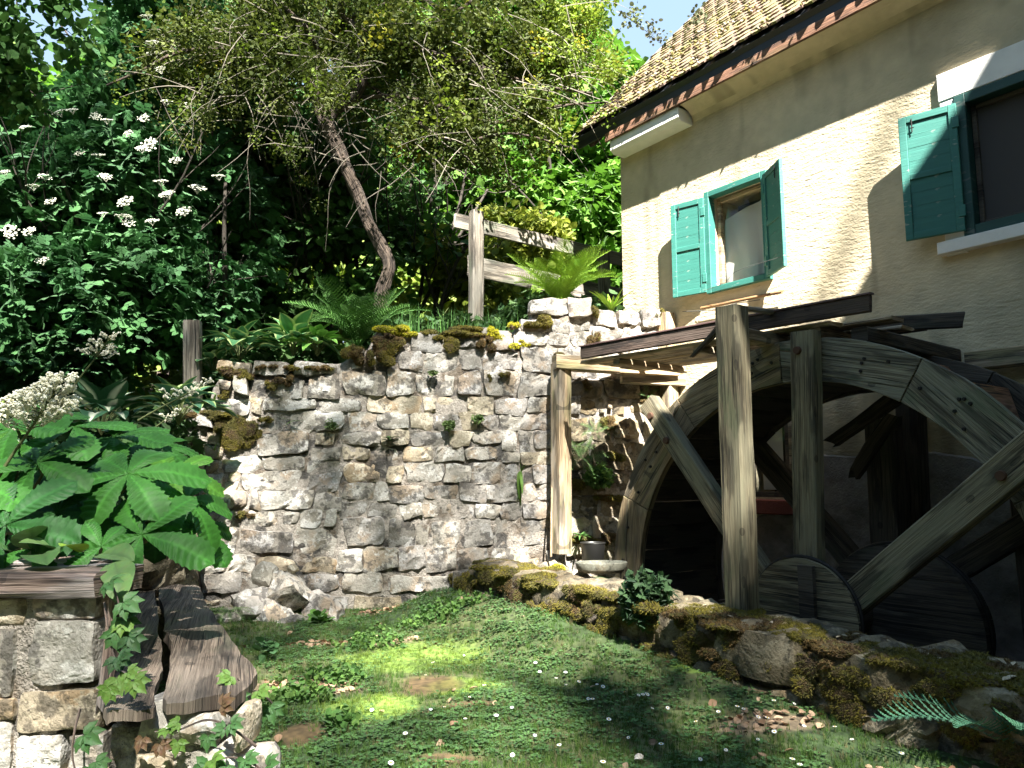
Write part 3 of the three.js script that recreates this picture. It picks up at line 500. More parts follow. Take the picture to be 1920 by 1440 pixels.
// roof
const EO = 0.25, EY = 4.8, PR = 47 * RAD, RS0 = 1.04, RS1 = -6.7;
const onRoof = (s, d, up = 0) => H(s, EY + d * Math.sin(PR) + up * Math.cos(PR), EO - d * Math.cos(PR) + up * Math.sin(PR));
{
  const A = onRoof(RS0 - 0.02, 0.03, -0.05), len = 4.5;
  const roof = part('roof', (() => { const g = new THREE.BoxGeometry(RS0 - RS1 - 0.04, 0.06, len); g.translate(-(RS0 + RS1) / 2, 0, -len / 2); g.rotateX(PR); return place(boxUV(g).translate(0, EY + 0.0, EO - 0.02), 0); })(), M.gutter, house);
  roof.geometry.translate(0, -0.06, 0);
  const back = (() => { const g = new THREE.BoxGeometry(RS0 - RS1 - 0.04, 0.1, len); g.translate(-(RS0 + RS1) / 2, 0, len / 2); g.rotateX(-PR); return place(boxUV(g).translate(0, EY, EO - 2 * len * Math.cos(PR) - 0.02), 0); })();
  part('roof', back, TILES[1], house);
  const variants = [0, 1, 2].map((k) => { const R = rng(60 + k), w = 0.15, L = 0.33, n = 6, pos = [], idx = [], uv = []; // beaver-tail tile, lower end at z = 0 pointing down slope (+z), lying in xz
    const pts = []; for (let i = 0; i <= n; i++) { const x = (i / n - 0.5) * w; pts.push([x, 0.04 * (1 - (2 * i / n - 1) ** 2) + 0.008 * R.s()]); }
    const rows = [0, 1, 2]; const yTop = (x, r) => 0.016 + 0.004 * Math.cos(x * 20) + 0.003 * R.s();
    for (const side of [1, 0]) for (const r of rows) for (const [x, z] of pts) { pos.push(x, side ? yTop(x, r) : 0, r === 0 ? z : -L * r / 2); uv.push(x, z - L * r / 2); }
    const m = n + 1, top = 0, bot = 3 * m;
    for (let r = 0; r < 2; r++) for (let i = 0; i < n; i++) { const a = top + r * m + i; idx.push(a, a + 1, a + m, a + m, a + 1, a + m + 1); const b = bot + r * m + i; idx.push(b, b + m, b + 1, b + 1, b + m, b + m + 1); }
    for (let i = 0; i < n; i++) idx.push(top + i, bot + i, top + i + 1, top + i + 1, bot + i, bot + i + 1);
    for (let r = 0; r < 2; r++) { let a = top + r * m, b = bot + r * m; idx.push(a, a + m, b, b, a + m, b + m); a += n; b += n; idx.push(a, b, a + m, b, b + m, a + m); }
    return toCreasedNormals(geo(pos, uv, idx), 0.6); });
  const R = rng(61), all = [];
  for (let r = 0; r < 29; r++) for (let c = 0; c < 48; c++) {
    const s = RS0 - 0.08 - c * 0.161 - (r % 2) * 0.08 + R.s() * 0.006, d = r * 0.15 + 0.012 + R.s() * 0.01; if (s < RS1) continue;
    const p = onRoof(s, d, 0.012), v = p.clone().sub(camera.position), dist = v.length(); v.applyAxisAngle(V(1, 0, 0), -PITCH);
    const seen = v.z < 0 && Math.abs(v.x / v.z) < 0.69 && Math.abs(v.y / v.z) < 0.52;
    all.push({ p, dist, seen, k: R.i(3), m: R.i(4), tilt: 0.085 + R.s() * 0.04, yaw: R.s() * 0.07 });
  }
  const mat = (t) => new THREE.Matrix4().compose(t.p, new THREE.Quaternion().setFromEuler(new THREE.Euler(0, HTURN, 0)).multiply(new THREE.Quaternion().setFromEuler(new THREE.Euler(PR - t.tilt, t.yaw, 0, 'YXZ'))), V(1, 1, 1));
  const seen = all.filter((t) => t.seen).sort((a, b) => a.dist - b.dist), keep = new Set(seen.slice(0, 300));
  console.log('roof tiles in view', seen.length);
  for (const t of keep) { const m = lightOn(new THREE.Mesh(variants[t.k], TILES[t.m])); m.name = 'roof_tile'; m.applyMatrix4(mat(t)); m.position.sub(at0.get(house)); roof.add(m); }
  for (let q = 0; q < 4; q++) { const l = all.filter((t) => !keep.has(t) && t.m === q).map((t) => variants[t.k].clone().applyMatrix4(mat(t))); if (l.length) { const m = part('upper_tiles', merge(l), TILES[q], roof); m.userData.kind = 'stuff'; } }
  // moss and lichen crumbs on the tile edges
  const crumbs = []; for (let i = 0; i < 1500; i++) { const d = Math.floor(R() * 26) * 0.15 - 0.02 + R.g() * 0.03, s = R.r(-2.6, RS0); if (fbm(s * 2, d * 2, 8, 3) < -0.05) continue; const h = R(); crumbs.push({ p: onRoof(s, d, 0.035 + R() * 0.012), q: anyTurn(R), s: V(R.r(0.6, 1.8), R.r(0.6, 1.4), R.r(0.6, 1.8)), c: h < 0.6 ? rgb(0.2, 0.17, 0.05) : h < 0.85 ? rgb(0.13, 0.09, 0.05) : rgb(0.34, 0.31, 0.24) }); }
  scatter('roof_moss', new THREE.IcosahedronGeometry(0.011, 0), M.fuzz, crumbs, roof);
  // verge board, gutter, soffit board and rafter feet
  const vb = new THREE.BoxGeometry(0.03, 0.12, 4.4); vb.deleteAttribute('uv'); vb.translate(0, 0, -2.2); vb.rotateX(PR); vb.translate(-RS0 - 0.012, EY - 0.05, EO - 0.02); part('verge_board', place(boxUV(vb)), M.timberGrey, house);
  const bar = (name, y, h, o, d, mat, s0 = RS0 - 0.01) => part(name, place(boxUV(boxAt(s0 + 6.7, h, d, V(-s0 + (s0 + 6.7) / 2, y, o)))), mat, house);
  bar('fascia_board', 4.728, 0.135, 0.2, 0.03, M.gutter);
  bar('frieze_board', 4.614, 0.09, 0.212, 0.028, M.redBoard, 0.6); { const cv = new THREE.Shape(); cv.moveTo(0, 4.46); cv.quadraticCurveTo(0.04, 4.56, 0.195, 4.575); cv.lineTo(0.195, 4.66); cv.lineTo(0, 4.66); const cw = new THREE.ExtrudeGeometry(cv, { depth: 6.32, bevelEnabled: false, curveSegments: 10 }); cw.rotateY(-Math.PI / 2); cw.translate(6.698, 0, 0.003); part('eaves_cove', place(boxUV(cw)), M.stucco, house); }
  for (let i = 0; i < 8; i++) { const s = 0.9 - i * 0.9; part('rafter_foot', beam(H(s, EY - 0.1, EO - 0.1), onRoof(s, 0.9, -0.16), 0.08, 0.1), M.soffit, house); }
  // plaster return under the eaves at the corner
  const pr = new THREE.Shape(); pr.moveTo(0, 0); pr.lineTo(0.15, 0); pr.lineTo(0.19, 0.03); pr.lineTo(0.19, 0.12); pr.lineTo(0, 0.12);
  const cg = new THREE.ExtrudeGeometry(pr, { depth: 0.9, bevelEnabled: true, bevelSize: 0.006, bevelThickness: 0.006, bevelSegments: 1 }); cg.rotateY(-Math.PI / 2); cg.translate(0.35, 4.44, 0.002); part('cornice', place(boxUV(cg)), M.white, house);
}
// grey render at the foot of the wall
{
  const sh = new THREE.Shape(), top = []; for (let s = -4.5; s <= -1.28; s += 0.08) top.push([s, (s < -1.4 ? 1.26 : 0.95) + 0.05 * fbm(s * 4, 1, 1, 3) - 0.1 * smoothstep(-s, 2.2, 3.2)]);
  sh.moveTo(4.5, -0.68); top.forEach(([s, y]) => sh.lineTo(-s, y)); sh.lineTo(0.9, 0.78); sh.lineTo(0.35, 0.7); sh.lineTo(0.35, -0.68);
  part('wall_base', place(boxUV(new THREE.ExtrudeGeometry(sh, { depth: 0.03, bevelEnabled: true, bevelSize: 0.01, bevelThickness: 0.01, bevelSegments: 1 })), 0.0), M.base, house);
}
// windows
function sashBars(parent, s0, s1, y0, y1, o, w, d, mat, name = 'frame') {
  const at = (a, b, c, e) => { const g = boxAt(Math.abs(b - a), e - c, d, V(-(a + b) / 2, (c + e) / 2, 0)); return place(g, o); };
  part(name, merge([at(s0, s0 - w, y0, y1), at(s1, s1 + w, y0, y1), at(s0 - w - 0.001, s1 + w + 0.001, y1 - w, y1 - 0.001), at(s0 - w - 0.001, s1 + w + 0.001, y0 + 0.001, y0 + w)]), mat, parent);
}
function shutter(parent, s, y0, y1, w, ang, dirn, thick, mat, o = 0.035) {   // hinged at s, opens along dirn * s, ang from the wall
  const h = y1 - y0, st = 0.05, gs = [], boards = [];
  const bx = (x0, x1, a, b, z, d, c = 0.003) => boxAt(x1 - x0, b - a, d, V((x0 + x1) / 2, (a + b) / 2, z), 0, c);
  const fr = merge([bx(0, st, 0, h, 0, thick), bx(w - st, w, 0, h, 0, thick), bx(st, w - st, 0, st, 0, thick - 0.002), bx(st, w - st, h - st, h, 0, thick - 0.002), bx(st, w - st, h * 0.5 - 0.022, h * 0.5 + 0.022, 0, thick - 0.002)]);
  const R = rng(70 + s * 7 | 0);
  for (const [a, b] of [[st, h * 0.5 - 0.022], [h * 0.5 + 0.022, h - st]]) { const n = 4; for (let i = 0; i < n; i++) boards.push(bx(st + 0.001, w - st - 0.001, lerp(a, b, i / n) + 0.0006, lerp(a, b, (i + 1) / n) - 0.0006, R.s() * 0.0012, thick * 0.3, 0.0008)); }
  const turn = (g) => { if (dirn > 0) g.scale(-1, 1, 1); if (dirn > 0) { const p = g.attributes; for (const k of Object.keys(p)) { const a = p[k], n = a.itemSize; for (let i = 0; i < a.count; i += 3) for (let c = 0; c < n; c++) { const t = a.array[(i + 1) * n + c]; a.array[(i + 1) * n + c] = a.array[(i + 2) * n + c]; a.array[(i + 2) * n + c] = t; } } }
    g.rotateY(dirn > 0 ? ang : -ang); g.translate(-s, y0, 0); return place(g, o); };
  const sh = part('shutter', turn(fr), mat, parent);
  for (const b of boards) part('board', turn(b), mat, sh);
  part('hook', turn(merge([bx(w - 0.09, w - 0.082, h - 0.13, h - 0.03, thick * 0.6, 0.008), bx(w - 0.1, w - 0.074, h - 0.1, h - 0.093, thick * 0.6, 0.008)])), M.iron, sh);
  for (const f of [0.15, 0.85]) part('hinge', turn(bx(-0.012, 0.03, h * f - 0.04, h * f + 0.04, thick * 0.55, 0.012)), mat, sh);
  return sh;
}
function roomBehind(parent, s0, s1, y0, y1, d) {      // five inner faces
  const w = s0 - s1 + 0.6, h = y1 - y0 + 0.5, g = new THREE.BoxGeometry(w, h, d); const p = []; const q = g.toNonIndexed();
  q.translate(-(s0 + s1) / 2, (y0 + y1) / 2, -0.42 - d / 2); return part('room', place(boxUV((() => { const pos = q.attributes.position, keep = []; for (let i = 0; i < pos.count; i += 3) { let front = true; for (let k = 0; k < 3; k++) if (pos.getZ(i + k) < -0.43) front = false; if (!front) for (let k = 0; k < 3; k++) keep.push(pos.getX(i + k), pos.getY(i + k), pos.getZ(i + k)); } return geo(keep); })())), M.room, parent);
}
{
  const [a, b, c, d] = WIN[0];
  const win = new THREE.Group(); win.name = 'window'; house.add(win); at0.set(win, at0.get(house));
  sashBars(win, a + 0.05, b - 0.05, c - 0.045, d + 0.045, 0.0, 0.055, 0.09, M.green);
  sashBars(win, a - 0.006, b + 0.006, c + 0.012, d - 0.012, -0.1, 0.035, 0.05, M.timberPale, 'sash');
  part('pane', place(new THREE.PlaneGeometry(a - b - 0.07, d - c - 0.08).translate(-(a + b) / 2, (c + d) / 2, 0), -0.105), M.glass, win);
  // pinned cloth, sagging at its top edge
  const n = 16, pos = [], uv = [], idx = []; const cw = 0.43, x0 = -a + 0.025;
  for (let j = 0; j <= n; j++) for (let i = 0; i <= n; i++) { const x = i / n, y = j / n, top = d - 0.1 - 0.07 * (1 - x) ** 1.5 - (x > 0.93 ? 0.0 : 0.02), bot = c + 0.02; pos.push(x0 + x * cw - 0.05 * (x > 0.85 ? (1 - y) * 0.7 : 0) , lerp(bot, top, y), 0.008 * Math.sin(x * 11 + y * 3) * (1 - y * 0.4) + 0.006 * noise(x * 5, y * 5)); uv.push(x, y); }
  for (let j = 0; j < n; j++) for (let i = 0; i < n; i++) { const k = j * (n + 1) + i; idx.push(k, k + 1, k + n + 1, k + n + 1, k + 1, k + n + 2); }
  part('curtain', place(geo(pos, uv, idx), -0.16), M.curtain, win);
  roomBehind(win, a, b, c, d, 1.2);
  shutter(win, a + 0.045, c - 0.03, d + 0.0, 0.335, 13 * RAD, 1, 0.03, M.green, 0.045);
  shutter(win, b - 0.03, c - 0.03, d + 0.0, 0.335, 32 * RAD, -1, 0.03, M.green, 0.045);
  part('cord', tube([H(a + 0.05, c - 0.02, 0.08), H(-0.8, c - 0.01, 0.15), H(b + 0.2, c + 0.03, 0.2), H(-1.36, c + 0.06, 0.2)], [0.0022], 4, 12), M.wire, win);
}
{
  const [a, b, c, d] = WIN[1];
  const win = new THREE.Group(); win.name = 'window'; house.add(win); at0.set(win, at0.get(house));
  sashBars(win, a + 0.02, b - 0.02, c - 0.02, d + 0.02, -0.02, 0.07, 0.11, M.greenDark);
  sashBars(win, a - 0.055, b + 0.055, c + 0.055, d - 0.055, -0.06, 0.03, 0.04, M.timberDark, 'sash');
  part('screen', place(boxUV(new THREE.PlaneGeometry(a - b - 0.16, d - c - 0.16).translate(-(a + b) / 2, (c + d) / 2, 0)), -0.065), M.screen, win);
  part('surround', merge([place(boxAt(a - b + 0.2, 0.2, 0.035, V(-(a + b) / 2 - 0.02, d + 0.125, 0)), 0.012), place(boxAt(0.09, d - c + 0.06, 0.03, V(-a - 0.07, (c + d) / 2 - 0.01, 0)), 0.009)]), M.white, win);
  part('sill', place(boxAt(a - b + 0.3, 0.085, 0.09, V(-(a + b) / 2 - 0.03, c - 0.068, 0)), 0.03), M.white, win);
  part('sill', place(boxAt(0.13, 0.2, 0.032, V(-a - 0.08, c - 0.02, 0)), 0.01), M.white, win);
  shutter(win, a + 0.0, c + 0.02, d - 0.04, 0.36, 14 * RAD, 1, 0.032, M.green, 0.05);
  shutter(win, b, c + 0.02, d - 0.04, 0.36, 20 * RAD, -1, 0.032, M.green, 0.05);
}
{
  const [a, b, c, d] = WIN[2];
  const win = new THREE.Group(); win.name = 'window'; house.add(win); at0.set(win, at0.get(house));
  sashBars(win, a + 0.005, b - 0.005, c - 0.005, d + 0.005, -0.05, 0.05, 0.07, M.timberDark);
  part('pane', place(new THREE.PlaneGeometry(a - b - 0.1, d - c - 0.1).translate(-(a + b) / 2, (c + d) / 2, 0), -0.06), M.glass, win);
  part('curtain', place(boxUV(new THREE.PlaneGeometry(0.2, d - c - 0.12, 4, 6).translate(-a + 0.16, (c + d) / 2, 0)), -0.16), M.curtain, win);
  part('sill', place(boxAt(a - b + 0.22, 0.12, 0.08, V(-(a + b) / 2, c - 0.075, 0), 0, 0.01), 0.04), M.redSill, win);
  part('surround', merge([place(boxAt(0.09, d - c + 0.1, 0.03, V(-b + 0.06, (c + d) / 2, 0)), 0.012), place(boxAt(0.09, d - c + 0.1, 0.03, V(-a - 0.06, (c + d) / 2, 0)), 0.012)]), M.timber, win);
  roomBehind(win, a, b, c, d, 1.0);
}
// the taller cross wing that closes the yard on the right, outside the photograph
{
  const wing = thing('house_wing', 'tall ochre plastered side wing of the mill house on its right', 'house wing', H(-8.4, 0, 2));
  const b = new THREE.BoxGeometry(3.4, 9.4, 4.9); b.deleteAttribute('uv'); b.translate(8.45, 4.05, 1.35); part('wall', place(boxUV(b)), M.stucco, wing);
  const r = new THREE.Shape(); r.moveTo(6.5, 8.85); r.lineTo(10.4, 8.87); r.lineTo(8.45, 10.9); r.closePath(); part('roof', place(boxUV(new THREE.ExtrudeGeometry(r, { depth: 5.1, bevelEnabled: false })), -1.0), TILES[0], wing);
}
// ---------- water wheel ----------
const WC = [-2.1, 0.395], WR = 1.56, WI = 1.3;
const wheel = thing('water_wheel', 'large weathered wooden mill water wheel standing beside the house wall', 'water wheel', H(WC[0], 0, 0.85));
const inWheel = (g, o) => { g.translate(-WC[0], WC[1], 0); return place(g, o); };
function strip(h0, h1, half, d, R) {
  const lo = [], hi = [], n = 8, g0 = 0.006;
  for (let i = 0; i <= n; i++) {
    const f = i / n * 2 - 1; let x = f * h0 * Math.tan(half), y = h0;
    for (let k = 0; k < 3; k++) { y = Math.max(h0, Math.sqrt(Math.max(WI * WI - x * x, 0))); x = f * (y * Math.tan(half) - g0); } lo.push([x, y + g0 * 0.5 + 0.002 * R.s()]);
    x = f * h1 * Math.tan(half); for (let k = 0; k < 3; k++) { y = Math.min(h1, Math.sqrt(WR * WR - x * x)); x = f * (y * Math.tan(half) - g0); } hi.push([x, y - g0 * 0.5 + 0.002 * R.s()]);
  }
  const s = new THREE.Shape(); lo.forEach(([x, y], i) => (i ? s.lineTo(x, Math.min(y, hi[i][1] - 0.004)) : s.moveTo(x, y))); for (let i = n; i >= 0; i--) s.lineTo(hi[i][0], hi[i][1]);
  const g = new THREE.ExtrudeGeometry(s, { depth: d - 0.008, bevelEnabled: true, bevelSize: 0.003, bevelThickness: 0.004, bevelSegments: 1, curveSegments: 4 });
  return boxUV(g, R() * 6, R() * 6);
}
{
  const R = rng(81), N = 11, step = 2 * Math.PI / N, a0 = 2.4 * RAD;
  for (const [o, front] of [[1.25, true], [0.36, false]]) for (let k = 0; k < N; k++) {
    const a = a0 + (k + 0.5) * step, cut = [1.247, 1.345 + 0.02 * R.s(), 1.445 + 0.02 * R.s(), 1.56];
    const deg = ((a / RAD + 180) % 360 + 360) % 360 - 180; if (Math.abs(deg) > 125) continue;
    for (let b = 0; b < 3; b++) {
      if (front && deg < -20 && deg > -60 && b === 0 && false) continue;
      const g = strip(cut[b], cut[b + 1], step / 2, 0.05 + R.r(0, 0.006), R); g.rotateZ(a);
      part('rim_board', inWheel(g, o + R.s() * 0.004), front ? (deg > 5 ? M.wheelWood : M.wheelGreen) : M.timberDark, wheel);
    }
    if (front) { const nails = []; for (let i = 0; i < 6; i++) { const c = new THREE.CylinderGeometry(0.009, 0.011, 0.012, 7); c.rotateX(Math.PI / 2); c.translate(R.r(-0.35, 0.35), R.r(1.36, 1.48), 0.055); c.rotateZ(a); nails.push(c); } part('nail', inWheel(merge(nails), o), M.iron, wheel); }
  }
  const NB = 44; for (let k = 0; k < NB; k++) {      // sole boards, horizontal planks of the drum
    const a = (k + 0.5) / NB * 2 * Math.PI, deg = ((a / RAD + 180) % 360) - 180; if (Math.abs(deg) > 128) continue;
    const w = 2 * Math.PI * 1.33 / NB - R.r(0.003, 0.012), g = boxUV(new THREE.BoxGeometry(w, 0.03, 0.82, 2, 1, 4).translate(0, 1.33 + R.s() * 0.006, 0)); { const p = g.attributes.position; for (let i = 0; i < p.count; i++) p.setX(i, p.getX(i) + 0.004 * noise(p.getZ(i) * 9, k, 1)); const uv = g.attributes.uv; for (let i = 0; i < uv.count; i++) { const u = uv.getX(i); uv.setXY(i, uv.getY(i), u); } }
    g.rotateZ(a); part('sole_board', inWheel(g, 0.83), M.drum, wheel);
  }
  for (let k = 0; k < 26; k++) {                    // paddles between the two rings
    const a = (k + 0.3) / 26 * 2 * Math.PI, deg = ((a / RAD + 180) % 360) - 180; if (Math.abs(deg) > 115) continue;
    const g = boxUV(new THREE.BoxGeometry(0.03, 0.19, 0.81, 1, 1, 4)); const uv = g.attributes.uv; for (let i = 0; i < uv.count; i++) uv.setXY(i, uv.getX(i), uv.getY(i)); g.rotateZ(0.9); g.translate(0, 1.44, 0); g.rotateZ(a); part('paddle', inWheel(g, 0.83), M.paddle, wheel);
  }
  const arm = (s0, y0, s1, y1, o, w, t, mat, opt) => part('arm', beam(H(s0, y0, o), H(s1, y1, o), w, t, HN, opt), mat, wheel);
  // beam(): width runs across side x axis, so the face that looks at the viewer is w wide
  arm(-2.265, 1.975, -2.17, -0.9, 1.37, 0.15, 0.1, M.timberGreen);
  arm(-1.035, 1.655, -2.45, -0.14, 1.4, 0.135, 0.1, M.timberGreen);
  arm(-3.75, 1.53, -1.95, -0.02, 1.42, 0.165, 0.1, M.timberGreen);
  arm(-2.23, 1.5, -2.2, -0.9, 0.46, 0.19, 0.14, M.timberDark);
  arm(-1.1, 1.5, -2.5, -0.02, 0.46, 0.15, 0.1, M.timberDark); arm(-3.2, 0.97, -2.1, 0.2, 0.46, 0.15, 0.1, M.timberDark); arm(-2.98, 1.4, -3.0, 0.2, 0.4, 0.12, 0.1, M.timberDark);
  for (const [s, y, o] of [[-1.09, 1.55, 1.46], [-1.23, 1.37, 1.46], [-2.24, 1.86, 1.43], [-3.28, 1.12, 1.48]]) { const c = new THREE.CylinderGeometry(0.022, 0.026, 0.018, 10); c.rotateX(Math.PI / 2); c.translate(-s, y, 0); part('bolt', place(c, o), M.rust, wheel); }
  const disc = (s, y, o, r, d, mat) => { const g = []; const nb = 5; for (let i = 0; i < nb; i++) { const x0 = -r + 2 * r * i / nb, x1 = -r + 2 * r * (i + 1) / nb, sh = new THREE.Shape(), m = 6; for (let j = 0; j <= m; j++) { const x = lerp(x0 + 0.002, x1 - 0.002, j / m), yy = Math.sqrt(Math.max(r * r - x * x, 0)); j ? sh.lineTo(x, yy) : sh.moveTo(x, yy); } for (let j = m; j >= 0; j--) { const x = lerp(x0 + 0.002, x1 - 0.002, j / m), yy = -Math.sqrt(Math.max(r * r - x * x, 0)); sh.lineTo(x, yy); } const e = new THREE.ExtrudeGeometry(sh, { depth: d, bevelEnabled: false }); const b = boxUV(e, i * 2.3, 0); const uv = b.attributes.uv; for (let q = 0; q < uv.count; q++) { const u = uv.getX(q); uv.setXY(q, uv.getY(q), u); } b.rotateZ(Math.PI / 2); b.translate(-s, y, 0); g.push(b); }
    const hub = part('hub_disc', place(g[0], o), mat, wheel); for (let i = 1; i < nb; i++) part('hub_disc', place(g[i], o), mat, wheel);
    const ring = new THREE.TorusGeometry(r + 0.006, 0.012, 6, 40); ring.translate(-s, y, d / 2); part('hub_band', place(ring, o), M.iron, wheel); return hub; };
  disc(-2.245, 0.335, 1.46, 0.33, 0.06, M.timberGreen); disc(-2.5, 0.27, 0.85, 0.46, 0.12, M.timberDark);
  part('axle', tube([H(-2.22, 0.3, 0.02), H(-2.22, 0.31, 0.8), H(-2.22, 0.32, 1.45)], [0.14, 0.14], 14, 8, 0.05), M.timberDark, wheel);
  const bat = new THREE.BoxGeometry(0.09, 0.62, 0.03); bat.deleteAttribute('uv'); bat.translate(2.3, 0.32, 0); part('hub_batten', place(boxUV(bat), 1.54), M.timberDark, wheel);
}
// broken timbers hanging inside the wheel
{
  const snag = (n, a, b, o, w, label) => { const [s0, y0] = hs(a[0], a[1], o), [s1, y1] = hs(b[0], b[1], o); single('broken_timber', beam(H(s0, y0, o), H(s1, y1, o + 0.05), w, 0.07, HN, { rag: 0.08, j: 0.012, taper: 0.75 }), M.timberDark, label, 'broken timber'); };
  snag(0, [1680, 745], [1560, 835], 0.5, 0.1, 'upper short broken black timber sticking out inside the water wheel');
  snag(1, [1672, 790], [1608, 892], 0.5, 0.1, 'lower short broken black timber slanting down inside the water wheel');
  const [s0, y0] = hs(1715, 780, 0.1), [s1, y1] = hs(1712, 1060, 0.1);
  single('wall_post', beam(H(s0, y0 + 0.5, 0.12), H(s1, y1 - 0.9, 0.12), 0.16, 0.12, HN), M.timberDark, 'upright dark timber post against the house wall seen through the wheel', 'post');
  const [b0, b1] = hs(1480, 690, 0.08), [c0, c1] = hs(1500, 960, 0.08);
}
// ---------- timber frame and flume ----------
const post = (name, s0, y0, s1, y1, o, w, t, mat, label, cat = 'post', opt) => single(name, beam(H(s0, y0, o), H(s1, y1, o), w, t, HN, opt), mat, label, cat);
post('timber_post', -2.06, 0.36, -2.065, 2.1, 1.8, 0.152, 0.13, M.timberGreen, 'tall grey-green timber post on the mossy low wall before the wheel', 'post', { c: 0.012 });
{
  const [a, b] = hs(1052, 682, 1.1), [c, d] = hs(1053, 1038, 1.1);
  post('timber_post', c, d, a, b, 1.1, 0.13, 0.14, M.timber, 'slim sunlit timber post standing close before the stone wall', 'post');
  const [e, f] = hs(1268, 693, 0.06);
  single('cross_beam', merge([beam(H(a, b + 0.005, 1.18), H(lerp(a, e, 0.5), lerp(b, f, 0.5), 0.62), 0.13, 0.13, UP), beam(H(lerp(a, e, 0.503), lerp(b, f, 0.503), 0.617), H(e, f, 0.06), 0.13, 0.14, UP)]), M.timberPale, 'pale horizontal beam from the slim post to the house wall', 'beam');
  const m = cushion(0.05, 0.025, 0.05, rng(3)), mp = H(a, b + 0.08, 1.12); m.translate(mp.x, mp.y, mp.z); single('moss_tuft', boxUV(m), M.moss, 'small dark moss tuft on top of the slim timber post', 'moss');
  const [g, h] = hs(1249, 588, 0.07), [i, j] = hs(1258, 780, 0.07);
  post('wall_post', g, h, i, j, 0.08, 0.13, 0.12, M.timberPale, 'pale timber upright on the house wall at the end of the stone wall', 'post');
  const p0 = onWall(1165, 708, 0.12), p1 = onWall(1292, 716, 0.12); single('short_beam', beam(p0, p1, 0.07, 0.1, UP), M.timber, 'short rough timber set against the stone wall under the pale beam', 'beam');
}
{
  const fl = thing('flume', 'shallow wooden water flume of long boards above the wheel', 'flume', H(-1.4, 2.1, 0.9)), R = rng(91);
  const top = (s) => 2.17 + 0.02 * (s + 0.25);       // slight fall
  const L0 = -0.2, L1 = -2.63;
  part('side_board', beam(H(L0, top(L0) - 0.035, 1.3), H(L1, top(L1) - 0.035, 1.3), 0.03, 0.1, UP, { bow: 0 }), M.soffit, fl);
  part('metal_edge', beam(H(L0 + 0.01, top(L0) + 0.02, 1.3), H(L1 - 0.01, top(L1) + 0.02, 1.3), 0.045, 0.012, UP, { bow: 0, c: 0.002, j: 0 }), M.rail, fl);
  part('side_board', beam(H(0.05, top(0) - 0.03, 0.46), H(-2.55, top(-2.5) - 0.03, 0.46), 0.03, 0.1, UP, { bow: 0 }), M.timberDark, fl);
  for (let i = 0; i < 5; i++) { const o = 1.2 - i * 0.155; part('floor_board', beam(H(L0 + R.r(-0.02, 0.1), top(L0) - 0.095 - R() * 0.006, o), H(L1 + R.r(-0.02, 0.35), top(L1) - 0.095, o), 0.145, 0.025, UP, { bow: 0, rag: 0.015 }), i % 2 ? M.timber : M.timberPale, fl); }
  for (const s of [-0.55, -1.35, -2.25]) part('batten', beam(H(s, top(s) - 0.135, 1.25), H(s, top(s) - 0.135, 0.45), 0.07, 0.05, UP), M.timber, fl);
  part('side_board', beam(H(-2.35, top(-2.4) - 0.03, 0.62), H(-2.78, top(-2.8) - 0.05, 0.5), 0.03, 0.1, UP, { rag: 0.03 }), M.timberDark, fl);
  single('support_beam', beam(H(-1.95, 1.985, 1.74), H(-1.95, 1.97, 0.0), 0.1, 0.075, UP), M.timber, 'timber under the flume running from the tall post to the house', 'beam');
  single('support_beam', beam(H(-2.5, 1.94, 1.2), H(-2.5, 1.93, 0.0), 0.1, 0.09, UP), M.timberDark, 'dark timber under the right end of the flume', 'beam');
  single('thin_lath', beam(onHouse(1382, 577, 1.7), onHouse(1508, 592, 0.9), 0.04, 0.03, UP), M.timberGrey, 'thin grey lath lying from the tall post top over the flume', 'lath');
  single('broken_brace', beam(onHouse(1352, 612, 1.5), onHouse(1298, 668, 1.42), 0.045, 0.05, HN, { rag: 0.05, taper: 0.45 }), M.timberDark, 'short splintered dark brace hanging left of the tall post top', 'brace');
  const [a, b] = hs(1840, 672, 0.09), [c, d] = hs(1925, 662, 0.09);
  single('wall_beam', beam(H(-2.62, (b + d) / 2 - 0.01, 0.08), H(-4.2, (b + d) / 2 - 0.02, 0.08), 0.1, 0.12, UP), M.timber, 'horizontal timber on the house wall behind the wheel at the right edge', 'beam');
  const w = H(-2.62, 0, 0);
}
single('wooden_batten', beam(onHouse(1315, 578, 0.05), onHouse(1467, 547, 0.05), 0.022, 0.03, HN), wood(wm1, { color: rgb(0.85, 0.6, 0.38) }), 'thin brown batten on the house wall below the small window', 'batten');
single('wire', tube([onHouse(1280, 584, 0.04), onHouse(1310, 583, 0.06), onHouse(1345, 580, 0.05), onHouse(1375, 570, 0.06), onHouse(1425, 562, 0.02)], [0.004], 5, 20), M.wire, 'thin sagging wire on the house wall under the brown batten', 'wire');
single('leaning_rod', beam(onWall(1036, 872, 0.12), onWall(1033, 1044, 0.38), 0.016, 0.016, WM, { c: 0.003 }), M.timber, 'thin wooden rod leaning on the stone wall beside the slim post', 'rod');
